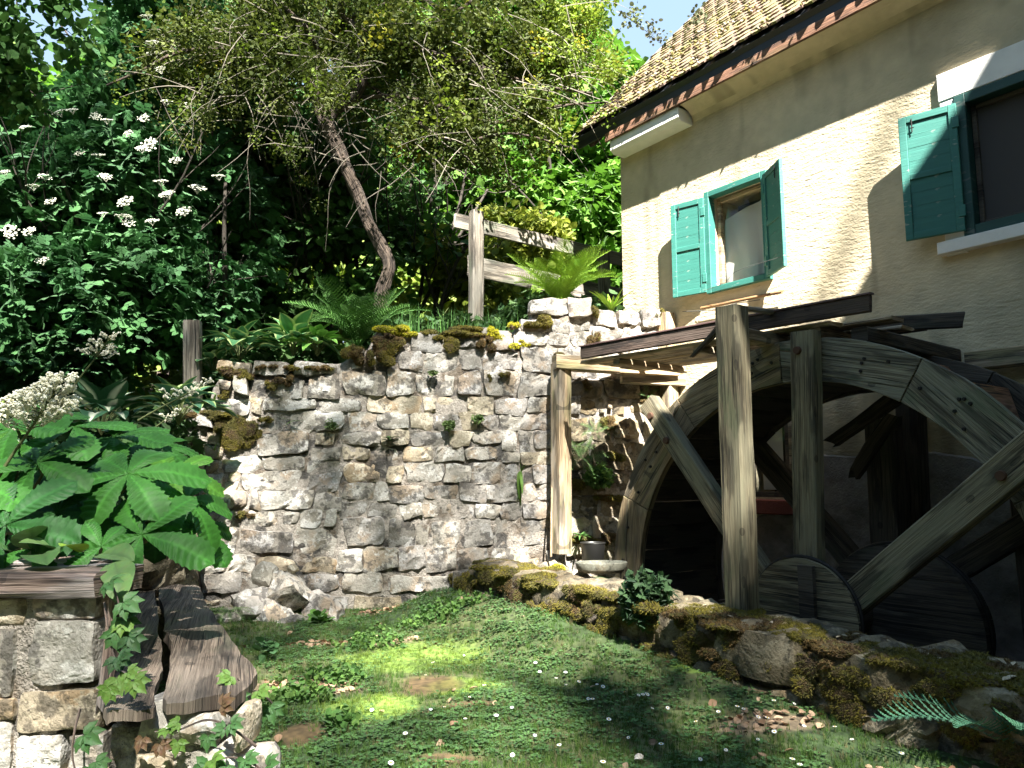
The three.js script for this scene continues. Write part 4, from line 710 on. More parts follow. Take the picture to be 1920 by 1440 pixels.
// ---------- low mossy wall of the wheel race ----------
{
  const race = thing('race_wall', 'low thick mossy stone wall along the wheel race', 'low wall', H(-2, 0, 1.95)), R = rng(101), cush = [];
  const top = (s) => lerp(0.47, 0.33, clamp((0.4 - s) / 4, 0, 1));
  const core = beam(H(0.5, top(0.5) - 0.4, 1.93), H(-4.3, top(-4.3) - 0.4, 1.93), 0.34, 0.62, UP, { j: 0.03 }); part('mortar', core, M.mortar, race);
  for (let s = 0.3; s > -4.3;) {
    const w = R.r(0.32, 0.62), mid = s - w / 2, h = R.r(0.2, 0.26);
    const g = blockGeo(w + 0.02, 0.46, h, R, { amp: 0.02, k: 6, skew: 0.14 }); g.rotateX(-Math.PI / 2); g.translate(-mid, top(mid), -0.03); part('stone', place(g, 1.95), WETSTONE[[0, 2, 0][R.i(3)]], race);
    let y = top(mid) - h; for (let k = 0; k < 2; k++) { const n = 1 + R.i(2); for (let i = 0; i < n; i++) { const ww = w / n, b = blockGeo(ww - 0.01, 0.2, 0.2, R, { amp: 0.03, k: 4, skew: 0.25 }); b.translate(-(s - ww * (i + 0.5)), y - 0.1, 0.17 + R.r(-0.03, 0.04)); part('stone', place(b, 1.95), WETSTONE[R.i(3)], race); } y -= 0.19; }
    // moss over most of the top and front; the stone shows pale near the near end
    const bare = mid > -1.6 && mid < -0.85;
    for (let q = 0; q < (bare ? 3 : 20); q++) cush.push([H(mid + R.s() * w * 0.5, top(mid) - 0.012, R.r(bare ? 2.02 : 1.76, 2.13)), R.r(0.05, 0.13), R.r(0.012, 0.024), R.r(0.04, 0.09), R() * 6, 0]);
    for (let q = 0; q < 9; q++) cush.push([H(mid + R.s() * w * 0.5, top(mid) - R.r(0.03, 0.28), 2.13 + R.r(0, 0.03)), R.r(0.04, 0.11), R.r(0.025, 0.06), R.r(0.012, 0.022), HTURN + R.s() * 0.4, 0]);
    s -= w;
  }
  for (const [u, v, w] of [[965, 1052, 0.34], [1040, 1050, 0.36], [985, 1075, 0.4], [1065, 1078, 0.34]]) { const p = onLevel(u, v, 0.42), g = boulderGeo(w * 0.5, R, 0.5); g.translate(p.x, p.y - 0.09, p.z); part('stone', g, WETSTONE[1 + R.i(3)], race); }
  for (const [u, v, rx, y] of [[940, 1060, 0.06, 1], [1030, 1066, 0.08, 1], [1045, 1060, 0.06, 1], [985, 1078, 0.07, 0], [1000, 1088, 0.08, 0], [1075, 1090, 0.09, 0], [1120, 1105, 0.09, 0], [1160, 1112, 0.08, 0], [1210, 1128, 0.1, 0]]) { const p = onLevel(u, v, 0.42); cush.push([p.setY(p.y - 0.03), rx, 0.035, 0.06, HTURN, y]); }
  mossOn(race, cush, R, 0, 6500);
}
// tin bucket and enamel tray by the race
{
  const p = onLevel(1128, 1072, 0.47), pts = [[0, 0.005], [0.14, 0.005], [0.17, 0.03], [0.18, 0.085], [0.19, 0.09], [0.195, 0.082], [0.187, 0.03], [0.155, -0.004], [0, -0.004]].map(([x, y]) => new THREE.Vector2(x, y)).reverse();
  const g = new THREE.LatheGeometry(pts, 40); g.scale(0.95, 0.75, 0.6); g.rotateY(0.2); g.translate(p.x, p.y, p.z); single('shallow_tray', boxUV(g), std({ map: metres(stoneMap, 0.6), color: rgb(0.5, 0.52, 0.45), roughness: 0.7 }), 'shallow oval stone-grey tray on the near end of the low wall', 'tray');
  const b = atDepth(1112, 1064, 6.5), q = [[0, 0.004], [0.085, 0.004], [0.105, 0.2], [0.11, 0.205], [0.108, 0.21], [0.1, 0.2], [0.08, 0], [0, 0]].map(([x, y]) => new THREE.Vector2(x, y)).reverse();
  const k = new THREE.LatheGeometry(q, 28); k.translate(b.x, b.y, b.z); single('tin_bucket', k, M.steel, 'small dull tin bucket in the corner behind the slim post', 'bucket');
}
// ---------- fence and lone post on the terrace ----------
{
  const f = thing('plank_fence', 'grey weathered plank fence with two wide rails beside the house', 'fence', V(-0.4, 2.6, -7.4)), dir = HN.clone().negate();
  const P = (k, y, off = 0) => V(-0.4, y, -7.4).addScaledVector(dir, k).addScaledVector(HF, off);
  part('post', beam(P(0, 2.3, -0.06), P(0, 3.82, -0.06), 0.135, 0.1, HF, { c: 0.012 }), M.fence, f);
  part('post', beam(P(1.78, 2.3, -0.06), P(1.78, 3.72, -0.06), 0.12, 0.1, HF), M.fence, f);
  part('rail', beam(P(-0.22, 3.7), P(3.2, 3.72), 0.03, 0.16, UP, { bow: 0, rag: 0.02 }), M.fence, f); part('rail', beam(P(-0.06, 3.26), P(3.2, 3.24), 0.03, 0.22, UP, { bow: 0, rag: 0.02, j: 0.008 }), M.fence, f);
  const a = onWall(361, 602, -0.12), b = onWall(362, 785, -0.12); single('wooden_post', beam(b, a, 0.135, 0.12, WM, { c: 0.01 }), M.fence, 'lone grey weathered square post on the left stepped end of the stone wall', 'post');
}
// ---------- pillar, rotten timber and cracked plank at the near left ----------
{
  const pil = thing('stone_pillar', 'near pale limestone block wall in the lower left corner', 'wall', V(-1.55, 0, -2.5)), R = rng(111);
  const px = (u, v) => { const p = atDepth(u, v, 2.36); return [p.x, p.y]; };
  const core = boxAt(0.9, 1.2, 0.3, V(-1.82, 0.14, -2.517)); part('mortar', core, M.mortar, pil);
  for (const [u0, v0, u1, v1] of [[-110, 1120, 50, 1170], [-120, 1172, 38, 1305], [56, 1116, 182, 1160], [57, 1163, 187, 1286], [-60, 1308, 30, 1352], [34, 1290, 196, 1372], [-120, 1356, 30, 1440], [34, 1376, 120, 1450], [124, 1376, 200, 1450], [-60, 1444, 200, 1560], [-330, 1120, -124, 1230], [-330, 1234, -124, 1330], [-330, 1334, -124, 1450], [-330, 1454, -64, 1560]]) {
    const [a, b] = px(u0, v1), [c, d] = px(u1, v0), g = blockGeo(c - a - 0.002, d - b - 0.002, 0.2, R, { amp: 0.009, nx: 12, ny: 10, k: 16, skew: 0.05 }); g.translate((a + c) / 2, (b + d) / 2, -2.357 + R.r(0, 0.01)); part('stone', g, STONES[[0, 2, 0, 2, 5, 2, 0, 4, 0, 0][R.i(10)]], pil);
  }
  for (let k = 0; k < 0; k++) { const g = blockGeo(0.25, R.r(0.2, 0.3), 0.14, R, { amp: 0.015 }); g.rotateY(Math.PI / 2); g.translate(-1.235, 0.62 - k * 0.26, -2.6 + R.s() * 0.06); part('stone', g, STONES[k % 4], pil); }
  const lo = onLevel(-120, 1070, 0.79), hi = onLevel(190, 1072, 0.79);
  single('rotten_beam', merge([beam(V(-2.3, 0.79, -2.43), V(-1.245, 0.785, -2.43), 0.26, 0.075, UP, { rag: 0.03, j: 0.016, c: 0.015 }), beam(V(-2.3, 0.80, -2.68), V(-1.4, 0.79, -2.66), 0.22, 0.08, UP, { rag: 0.04, j: 0.012 })]), M.rotten, 'rotten split grey beam lying on the near stone block wall', 'beam');
  // vertical fibrous strip down the edge
  single('rotten_strip', beam(V(-1.222, 0.79, -2.4), V(-1.235, 0.42, -2.36), 0.05, 0.05, V(0, 0, 1), { rag: 0.03, j: 0.014, taper: 0.6 }), M.rotten, 'dark rotten strip of wood hanging down the corner of the near wall', 'wood strip');
  // block that carries the plank
  const blk = thing('stone_block', 'rough stone block carrying the front end of the cracked plank', 'stone block', V(-0.95, 0, -2.3));
  { const px2 = (u, v) => { const p = atDepth(u, v, 2.2); return [p.x, p.y]; }; part('mortar', boxAt(0.3, 0.96, 0.3, V(-0.985, -0.07, -2.37)), M.mortar, blk);
    for (const [u0, v0, u1, v1] of [[236, 1322, 420, 1400], [424, 1335, 462, 1410], [238, 1404, 330, 1520], [334, 1404, 500, 1520]]) { const [a, b] = px2(u0, v1), [c, d] = px2(u1, v0), g = blockGeo(c - a - 0.01, d - b - 0.008, 0.16, R, { amp: 0.02, k: 5 }); g.translate((a + c) / 2, (b + d) / 2, -2.19); part('stone', g, STONES[[2, 0, 5, 0][R.i(4)]], blk); } }
  const back = thing('stone_stub', 'low dark stone stub carrying the back end of the cracked plank', 'stone block', V(-2.05, 0, -4.4));
  part('stone', (() => { const g = blockGeo(0.5, 0.5, 0.4, R, { amp: 0.03 }); g.translate(-2.02, 0.2, -4.15); return g; })(), WETSTONE[2], back);
  // retaining stones under the leaves along the bed
  const rw = thing('bed_edging', 'dark stones edging the leafy bed behind the cracked plank', 'stone edging', V(-1.9, 0, -4));
  for (let k = 0; k < 22; k++) { const f = (k % 11) / 11; if (f < 0.4) continue; const row = Math.floor(k / 11), p = V(lerp(-1.3, -2.68, f), 0.2 + row * 0.34 + f * 0.2, lerp(-2.7, -6.3, f)), g = blockGeo(0.36, 0.33, 0.2, R, { amp: 0.025, k: 5 }); g.rotateY(Math.PI / 2 - 0.35); g.translate(p.x + 0.02 - row * 0.03, p.y, p.z); part('stone', g, WETSTONE[R.i(3)], rw); }
  // the plank: two split halves
  const crack = [[230, 1095, 292, 1100, 372, 1092], [235, 1140, 303, 1140, 385, 1120], [232, 1180, 302, 1180, 405, 1160], [215, 1230, 312, 1205, 445, 1205], [200, 1285, 314, 1240, 484, 1250], [196, 1318, 302, 1282, 470, 1272], [200, 1330, 300, 1318, 440, 1292]];
  const plank = thing('cracked_plank', 'wide cracked old plank seat lying on stones at the near left', 'plank', V(-1.4, 0.46, -3));
  for (const half of [0, 1]) {
    const rowsN = 26, colsN = 8, th = 0.036, pos = [], uv = [], idx = [];
    const edge = (f, c) => { const k = f * (crack.length - 1), a = Math.min(Math.floor(k), crack.length - 2), t = k - a, A = crack[a], B = crack[a + 1]; return onLevel(lerp(A[c * 2], B[c * 2], t), lerp(A[c * 2 + 1], B[c * 2 + 1], t), 0.5); };
    for (const under of [0, 1]) for (let j = 0; j <= rowsN; j++) for (let i = 0; i <= colsN; i++) {
      const f = j / rowsN, A = edge(f, half), B = edge(f, half + 1), g = i / colsN, gap = half ? 0.012 + 0.008 * noise(f * 14, 1) : -0.012 - 0.008 * noise(f * 14, 3);
      const p = A.clone().lerp(B, g); const cr = half ? 1 - g : g; p.x += gap * cr + 0.004 * noise(f * 30, i, half); p.y += 0.012 * noise(p.x * 6, p.z * 5) + 0.006 * noise(p.x * 30, p.z * 4) + (half ? 0 : -0.012) - under * th * (1 + 0.3 * noise(p.x * 9, p.z * 9, 2)) - (g === (half ? 1 : 0) ? 0.008 : 0);
      pos.push(p.x, p.y, p.z); uv.push(p.z * 0.94 + p.x * 0.34, p.x * 0.94 - p.z * 0.34 + half * 0.13);
    }
    const n = colsN + 1, off = n * (rowsN + 1);
    for (let j = 0; j < rowsN; j++) for (let i = 0; i < colsN; i++) { const a = j * n + i, b = a + n; idx.push(a, b, a + 1, a + 1, b, b + 1); idx.push(off + a, off + a + 1, off + b, off + a + 1, off + b + 1, off + b); }
    for (let j = 0; j < rowsN; j++) for (const i of [0, colsN]) { const a = j * n + i, b = a + n; i ? idx.push(a, b, off + a, off + a, b, off + b) : idx.push(a, off + a, b, b, off + a, off + b); }
    for (let i = 0; i < colsN; i++) for (const j of [0, rowsN]) { const a = j * n + i, b = a + 1; j ? idx.push(a, off + a, b, b, off + a, off + b) : idx.push(a, b, off + a, off + a, b, off + b); }
    part('board', toCreasedNormals(geo(pos, uv, idx), 0.6), wood(wm2, { color: rgb(0.8, 0.68, 0.64), bumpScale: 0.01 }), plank);
  }
  // rubble below the stone wall
  const rub = (u, v, r, label, m, flat = 0.75, o = 0.2) => { const p = onWall(u, v, o), g = boulderGeo(r * 1.25, R, flat, 2); g.rotateY(R() * 6); g.rotateZ(R.s() * 0.5); g.translate(p.x, p.y, p.z); single('rubble_stone', g, STONES[m], label, 'stone', 'loose stones below the wall'); };
  rub(500, 1082, 0.1, 'small pale broken stone leaning at the top left of the rubble heap', 4, 1.0); rub(525, 1090, 0.085, 'small pale split stone beside the top of the rubble heap', 4, 1.1); rub(550, 1068, 0.05, 'little cream stone lodged on top of the round mossy stone', 2);
  rub(545, 1108, 0.19, 'large round mossy stone in the middle of the rubble heap', 0, 0.72, 0.22); rub(480, 1130, 0.24, 'wide flat grey slab stone at the left of the rubble heap', 1, 0.55, 0.22); rub(516, 1155, 0.15, 'pale flat stone lying on the front of the rubble heap', 4, 0.5, 0.36);
  rub(606, 1150, 0.16, 'upright rounded grey stone at the right end of the rubble heap', 1, 1.1, 0.25); rub(556, 1178, 0.17, 'dark tilted slab stone low in the rubble heap', 3, 0.45, 0.42); rub(470, 1180, 0.08, 'small rounded stone low in the rubble near the plank', 0, 0.8, 0.42); rub(530, 1205, 0.075, 'small pale stone at the foot of the rubble heap', 2, 0.8, 0.5);
  rub(495, 1190, 0.07, 'small upright grey stone under the flat pale stone', 1, 1.3, 0.42); rub(590, 1218, 0.1, 'brownish stone sunk in the lawn before the rubble', 5, 0.6, 0.5); rub(470, 1212, 0.09, 'half buried mossy stone beside the plank edge', 5, 0.6, 0.55); rub(430, 1165, 0.12, 'grey stone half hidden by the ferny plant above the plank', 0, 0.7, 0.35);
  { const p = onLevel(1198, 1425, 0.02), g = boulderGeo(0.022, R, 0.6); g.translate(p.x, p.y + 0.01, p.z); single('pebble', g, STONES[4], 'pale bluish pebble in the grass at the bottom edge', 'pebble'); }
  { const p = onWall(1012, 588, -0.02); }
}
// ---------- leaves ----------
const OUT = {
  ovate: [[0.22, 0.1], [0.4, 0.32], [0.4, 0.55], [0.22, 0.82], [0, 1]], lance: [[0.13, 0.2], [0.17, 0.45], [0.1, 0.75], [0, 1]], round: [[0.3, 0.06], [0.48, 0.32], [0.46, 0.62], [0.26, 0.9], [0, 1]],
  maple: [[0.2, -0.06], [0.5, 0.16], [0.34, 0.3], [0.62, 0.62], [0.3, 0.6], [0.2, 0.74], [0, 1.05]], toothed: [[0.24, 0.08], [0.42, 0.24], [0.38, 0.32], [0.5, 0.46], [0.4, 0.55], [0.4, 0.7], [0.24, 0.78], [0.16, 0.92], [0, 1]], ivy: [[0.3, -0.04], [0.46, 0.16], [0.3, 0.34], [0.34, 0.5], [0.14, 0.66], [0, 1]],
};
// writes one leaf: at p, along d, face normal n; folded along the midrib and curled down
function leafInto(pos, kind, p, d, n, L, wide = 1, fold = 0.18, curl = 0.2) {
  const x = d.clone().cross(n).normalize(), o = OUT[kind], at = (a, b) => p.clone().addScaledVector(d, b * L).addScaledVector(x, a * L * wide).addScaledVector(n, (Math.abs(a) * fold - curl * b * b) * L);
  for (const s of [1, -1]) { let prev = at(0, 0); const mid = at(0, 0.45); for (const [a, b] of o) { const q = at(a * s, b); s > 0 ? pos.push(mid.x, mid.y, mid.z, prev.x, prev.y, prev.z, q.x, q.y, q.z) : pos.push(mid.x, mid.y, mid.z, q.x, q.y, q.z, prev.x, prev.y, prev.z); prev = q; } }
}
function clusterGeo(kind, n, rad, L, seed, o = {}) {
  const R = rng(seed), pos = [];
  for (let i = 0; i < n; i++) {
    const c = R.dir().multiplyScalar(rad * Math.cbrt(R())), d = R.dir().multiplyScalar(0.9).add(c.clone().normalize().multiplyScalar(0.6)).add(V(0, -(o.droop ?? 0.3), 0)).normalize();
    let nn = V(R.s() * 0.55, 1, R.s() * 0.55).normalize(); nn.addScaledVector(d, -nn.dot(d)).normalize();
    const k = R.r(0.7, 1.25) * L;
    if (o.compound) { const m = o.compound, axis = d.clone(), x = d.clone().cross(nn).normalize(); for (let j = 0; j < m; j++) { const t = j === m - 1 ? 1 : (Math.floor(j / 2) + 1) / (m / 2 + 0.5), s = j % 2 ? 1 : -1, e = j === m - 1 ? axis : axis.clone().multiplyScalar(0.5).addScaledVector(x, s).normalize(); leafInto(pos, kind, c.clone().addScaledVector(axis, t * k * 0.9), e, nn, k * 0.75, 0.8, 0.1, 0.15); } }
    else leafInto(pos, kind, c, d, nn, k, o.wide ?? 1, o.fold ?? 0.15, o.curl ?? 0.2);
  }
  return geo(pos);
}
const tint = (R, a, b, spread = 0.25) => { const t = R(), k = 1 + spread * R.s(); return rgb(lerp(a[0], b[0], t) * k, lerp(a[1], b[1], t) * k, lerp(a[2], b[2], t) * k); };
// crown: clusters through a set of ellipsoids, thinned by noise so that gaps and clumps appear
function crownList(R, blobs, colors, size, o = {}) {
  const list = [], cp = Math.cos(PITCH), sp = Math.sin(PITCH);
  for (const [c, rx, ry, rz, n] of blobs) for (let i = 0; i < n; i++) {
    const d = R.dir(), r = Math.pow(R(), o.shell ?? 0.45), p = V(c.x + d.x * rx * r, c.y + d.y * ry * r, c.z + d.z * rz * r);
    if (noise(p.x * (o.f ?? 1.6), p.y * (o.f ?? 1.6) * 1.3, p.z * (o.f ?? 1.6)) < (o.gap ?? -0.25)) continue;
    if (o.keep && !o.keep(p)) continue;
    { const y = p.y - EYE, dz = -p.z * cp + y * sp, u = 960 + FOCAL * p.x / dz, v = 720 - FOCAL * (y * cp + p.z * sp) / dz;   // openings in the canopy where the sky shows
      const mg = o.solid ? -14 : FOCAL * size * 0.42 / dz; if (dz > 0 && (Math.hypot((u - 100) / (66 + mg), (v - 62) / (70 + mg)) < 1 + 0.3 * noise(u * 0.03, v * 0.03) || (!o.solid && u > 1175 - mg * 0.6 + 30 * noise(v * 0.03, 1) && v < 120 + mg * 0.5 + 30 * noise(u * 0.03, 4)))) continue;
      if (o.trunk && u > 1030 && v > 150 && R() < 0.94) continue;
      if (o.trunk && dz < 8.4 && u > 570 && u < 760 && v > 170 && Math.abs(u - lerp(600, 720, (v - 190) / 320)) < 55) continue; }
    list.push({ p, q: spin(R), s: size * R.r(0.7, 1.3), c: o.color ? o.color(p, R) : tint(R, colors[0], colors[1]) });
  }
  return list;
}
function branchy(R, from, dirn, len, r0, depth, out, tips, o = {}) {
  const pts = [from.clone()], n = 4; let d = dirn.clone().normalize(), p = from.clone();
  for (let i = 0; i < n; i++) { d.addScaledVector(R.dir(), o.wild ?? 0.28).add(V(0, o.lift ?? 0.05, 0)).normalize(); p = p.clone().addScaledVector(d, len / n); pts.push(p); }
  out.push(tube(pts, [r0, r0 * 0.55], depth > 1 ? 6 : 4, depth > 1 ? 7 : 5, 0.12));
  tips.push(p.clone());
  if (depth > 0) { const k = o.kids ?? 4; for (let i = 0; i < k; i++) { const t = R.r(0.25, 1), q = pts[Math.min(n, Math.floor(t * n))]; branchy(R, q, d.clone().addScaledVector(R.dir(), 0.95), len * R.r(0.45, 0.7), r0 * 0.45, depth - 1, out, tips, o); } }
}
const CL = {
  small: clusterGeo('ovate', 42, 0.2, 0.055, 1, { droop: 0.2 }), broad: clusterGeo('maple', 26, 0.28, 0.13, 2, { droop: 0.45, fold: 0.1 }), hazel: clusterGeo('toothed', 26, 0.26, 0.11, 3, { droop: 0.4 }),
  elder: clusterGeo('ovate', 9, 0.2, 0.115, 4, { compound: 5, droop: 0.35 }), dark: clusterGeo('round', 26, 0.22, 0.085, 5, { droop: 0.4 }), far: clusterGeo('ovate', 40, 0.5, 0.15, 6, { droop: 0.3 }), shade: clusterGeo('ovate', 14, 0.5, 0.11, 7, { droop: 0.2 }),
};
M.leaf = leafM(1, 1, 1, 0.32); M.leafThin = leafM(1, 1, 1, 0.45); M.leafFar = leafM(1, 1, 1, 0.3); M.leafGloss = leafM(1, 1, 1, 0.3, { rough: 0.5 });
function tree(name, label, category, base, woodG, woodMat, list, cl, mat, group) {
  const t = thing(name, label, category, base, group);
  part('trunk', merge(woodG), woodMat, t); scatter('crown', cl, mat, list, t);
  return t;
}
const OLIVE = [[0.06, 0.09, 0.014], [0.13, 0.155, 0.03]], DEEP = [[0.035, 0.1, 0.02], [0.08, 0.18, 0.035]], FRESH = [[0.07, 0.18, 0.018], [0.14, 0.28, 0.03]], YELLOW = [[0.3, 0.3, 0.03], [0.5, 0.42, 0.04]], BLUEGREEN = [[0.035, 0.11, 0.036], [0.07, 0.18, 0.055]];
// ---------- old crooked tree on the terrace ----------
{
  const R = rng(201), A = (u, v, z) => atDepth(u, v, z), Z = 8;
  const t = thing('garden_tree', 'old crooked garden tree with dark curved trunk and twiggy olive crown behind the wall', 'tree', A(715, 575, Z));
  const trunk = tube([A(714, 590, Z), A(716, 545, Z), A(729, 495, Z), A(712, 455, Z), A(690, 415, Z), A(672, 365, Z), A(650, 320, Z), A(626, 262, Z), A(610, 228, Z)], [0.085, 0.075, 0.07, 0.075, 0.09], 12, 44, 0.22);
  const limbs = [], tips = [], L = (pts, r) => { limbs.push(tube(pts, r, 8, pts.length * 5, 0.15)); };
  L([A(610, 232, Z), A(598, 205, Z), A(590, 165, Z - 0.1), A(560, 120, Z), A(490, 95, Z + 0.1), A(470, 50, Z), A(450, 5, Z)], [0.07, 0.05, 0.045, 0.035, 0.02]);
  L([A(612, 232, Z), A(632, 205, Z), A(660, 190, Z - 0.2), A(680, 150, Z - 0.3), A(660, 80, Z), A(640, 20, Z), A(650, -60, Z)], [0.06, 0.05, 0.04, 0.03]);
  L([A(590, 165, Z), A(600, 110, Z), A(580, 60, Z - 0.2), A(540, 20, Z - 0.3), A(500, -30, Z)], [0.04, 0.02]);
  L([A(560, 128, Z), A(470, 100, Z - 0.3), A(400, 92, Z - 0.5), A(330, 100, Z - 0.6), A(270, 130, Z - 0.6), A(200, 160, Z - 0.6)], [0.035, 0.012]);
  L([A(640, 40, Z), A(720, 10, Z - 0.2), A(790, 0, Z - 0.4), A(850, 22, Z - 0.5), A(900, -10, Z - 0.5)], [0.035, 0.015]);
  L([A(640, 30, Z), A(690, 60, Z - 0.3), A(760, 85, Z - 0.4), A(850, 110, Z - 0.5), A(930, 135, Z - 0.6), A(1010, 160, Z - 0.6), A(1110, 175, Z - 0.7)], [0.035, 0.012]);
  L([A(665, 185, Z), A(740, 180, Z - 0.3), A(830, 200, Z - 0.5), A(930, 230, Z - 0.6), A(1040, 200, Z - 0.7), A(1170, 190, Z - 0.8)], [0.03, 0.008]);
  L([A(680, 150, Z), A(760, 210, Z - 0.4), A(850, 265, Z - 0.7), A(960, 250, Z - 0.8), A(1080, 280, Z - 0.8)], [0.025, 0.007]);
  part('trunk', merge([trunk]), M.bark, t); part('branch', merge(limbs), M.bark, t);
  const clear = (p) => { const y = p.y - EYE, dz = -p.z * Math.cos(PITCH) + y * Math.sin(PITCH), u = 960 + FOCAL * p.x / dz, v = 720 - FOCAL * (y * Math.cos(PITCH) + p.z * Math.sin(PITCH)) / dz; return u > 1030 && v > 140 ? R() < 0.08 : v < 210 ? R() < 0.9 : v < 330 ? Math.abs(u - lerp(600, 660, (v - 190) / 140)) > 70 && R() < 0.6 : R() < 0.12; };
  const twigs = []; const span = [[300, 1180, 0, 330, 620]];
  for (let i = 0; i < 520; i++) {
    const u = R.r(330, 1080), v = R.r(-60, 60) + 300 * Math.pow(R(), 0.8) * (1 - 0.5 * Math.abs(u - 720) / 450), z = Z + R.s() * 1.1, p = A(u, v, z), d = V(R.s() + (u - 640) / 500, R.r(-0.9, 0.35), R.s() * 0.8).normalize(), len = R.r(0.3, 0.95), pts = [p];
    for (let k = 0; k < 3; k++) { d.add(V(R.s() * 0.35, -0.16 + R.s() * 0.25, R.s() * 0.35)).normalize(); pts.push(pts[k].clone().addScaledVector(d, len / 3)); }
    twigs.push(tube(pts, [R.r(0.003, 0.0075), 0.0015], 3, 6)); tips.push(...pts.slice(1));
  }
  part('twigs', merge(twigs), M.twig, t);
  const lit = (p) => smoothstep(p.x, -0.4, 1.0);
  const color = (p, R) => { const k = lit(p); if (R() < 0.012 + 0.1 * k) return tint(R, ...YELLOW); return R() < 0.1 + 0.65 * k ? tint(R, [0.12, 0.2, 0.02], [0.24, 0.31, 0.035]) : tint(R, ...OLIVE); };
  const at = (u, v, z, rx, ry, rz, n) => [A(u, v, z), rx, ry, rz, n];
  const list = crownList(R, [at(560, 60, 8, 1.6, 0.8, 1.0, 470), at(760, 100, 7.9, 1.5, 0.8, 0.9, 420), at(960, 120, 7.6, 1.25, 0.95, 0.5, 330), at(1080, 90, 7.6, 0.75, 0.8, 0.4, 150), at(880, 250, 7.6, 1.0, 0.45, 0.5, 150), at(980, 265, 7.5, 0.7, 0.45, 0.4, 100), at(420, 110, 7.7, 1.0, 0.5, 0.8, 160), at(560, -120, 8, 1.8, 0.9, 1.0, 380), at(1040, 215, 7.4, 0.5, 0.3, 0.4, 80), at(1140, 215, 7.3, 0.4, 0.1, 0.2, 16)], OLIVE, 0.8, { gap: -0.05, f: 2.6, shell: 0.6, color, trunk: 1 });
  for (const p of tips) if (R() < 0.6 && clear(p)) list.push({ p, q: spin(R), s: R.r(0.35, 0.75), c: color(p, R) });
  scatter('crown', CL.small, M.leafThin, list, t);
}
// ---------- elderberry with white flower heads, upper left ----------
{
  const R = rng(211), A = atDepth, t = thing('elder_shrub', 'big dark elder bush covered in flat white flower heads at the upper left', 'shrub', A(150, 690, 8.6));
  const st = [], tips = []; for (let i = 0; i < 9; i++) branchy(R, A(40 + i * 45, 700, 8.4 + R.s() * 0.3), V(R.s() * 0.4, 1, 0.1 + R.s() * 0.2), 2.2, 0.035, 2, st, tips, { kids: 3, wild: 0.2, lift: 0.1 });
  part('stems', merge(st), M.darkTwig, t);
  const at = (u, v, z, rx, ry, rz, n) => [A(u, v, z), rx, ry, rz, n];
  const list = crownList(R, [at(80, 350, 8.2, 1.3, 1.1, 0.8, 1000), at(250, 320, 8.3, 1.1, 1.0, 0.8, 900), at(120, 560, 8, 1.3, 0.8, 0.7, 700), at(300, 520, 8.2, 0.9, 0.8, 0.7, 620), at(190, 170, 8.5, 1.0, 0.7, 0.8, 520), at(400, 430, 8.5, 0.7, 0.9, 0.7, 380), at(300, 60, 8.6, 0.8, 0.8, 0.7, 380), at(-80, 300, 8.2, 1.2, 1.6, 0.8, 700), at(60, 690, 7.9, 1.0, 0.4, 0.5, 260)], BLUEGREEN, 0.95, { gap: -0.22, f: 1.5, shell: 0.4 });
  scatter('crown', CL.elder, M.leaf, list, t);
  const head = (() => { const q = rng(7), gs = []; for (let i = 0; i < 46; i++) { const a = q() * 6.28, r = 0.075 * Math.sqrt(q()); const s = new THREE.IcosahedronGeometry(q.r(0.007, 0.012), 0); s.scale(1, 0.5, 1); s.translate(r * Math.cos(a), 0.012 * Math.cos(r * 20) + q.s() * 0.005, r * Math.sin(a)); gs.push(s); } for (let i = 0; i < 6; i++) { const a = i * 1.05; gs.push(tube([V(0, -0.06, 0), V(0.02 * Math.cos(a), -0.03, 0.02 * Math.sin(a)), V(0.05 * Math.cos(a), -0.004, 0.05 * Math.sin(a))], [0.002, 0.0015], 3, 4)); } const g = merge(gs.map((x) => { x.deleteAttribute('uv'); return x; }).map((x) => { const h = x.index ? x.toNonIndexed() : x; return h; })); return g; })();
  const U = [110, 210, 46, 239, 135, 206, 180, 218, 200, 225, 240, 250, 265, 278, 280, 270, 148, 287, 184, 290, 198, 331, 85, 332, 62, 349, 94, 377, 8, 322, 192, 400, 234, 378, 232, 406, 242, 418, 285, 414, 302, 340, 313, 363, 344, 396, 312, 190, 350, 195, 275, 30, 285, 80, 290, 100, 78, 488, 20, 435, 55, 433, 270, 220, 370, 352, 410, 330, 330, 300, 300, 130];
  for (let i = 0; i < U.length; i += 2) { const m = lightOn(new THREE.Mesh(head, M.petal)); m.name = 'flower_head'; m.position.copy(A(U[i], U[i + 1], 7.35 + R.s() * 0.12)).sub(at0.get(t)); m.rotation.set(0.75 + R.s() * 0.4, R() * 6, R.s() * 0.4); m.scale.setScalar(R.r(0.75, 1.25)); t.add(m); }
}
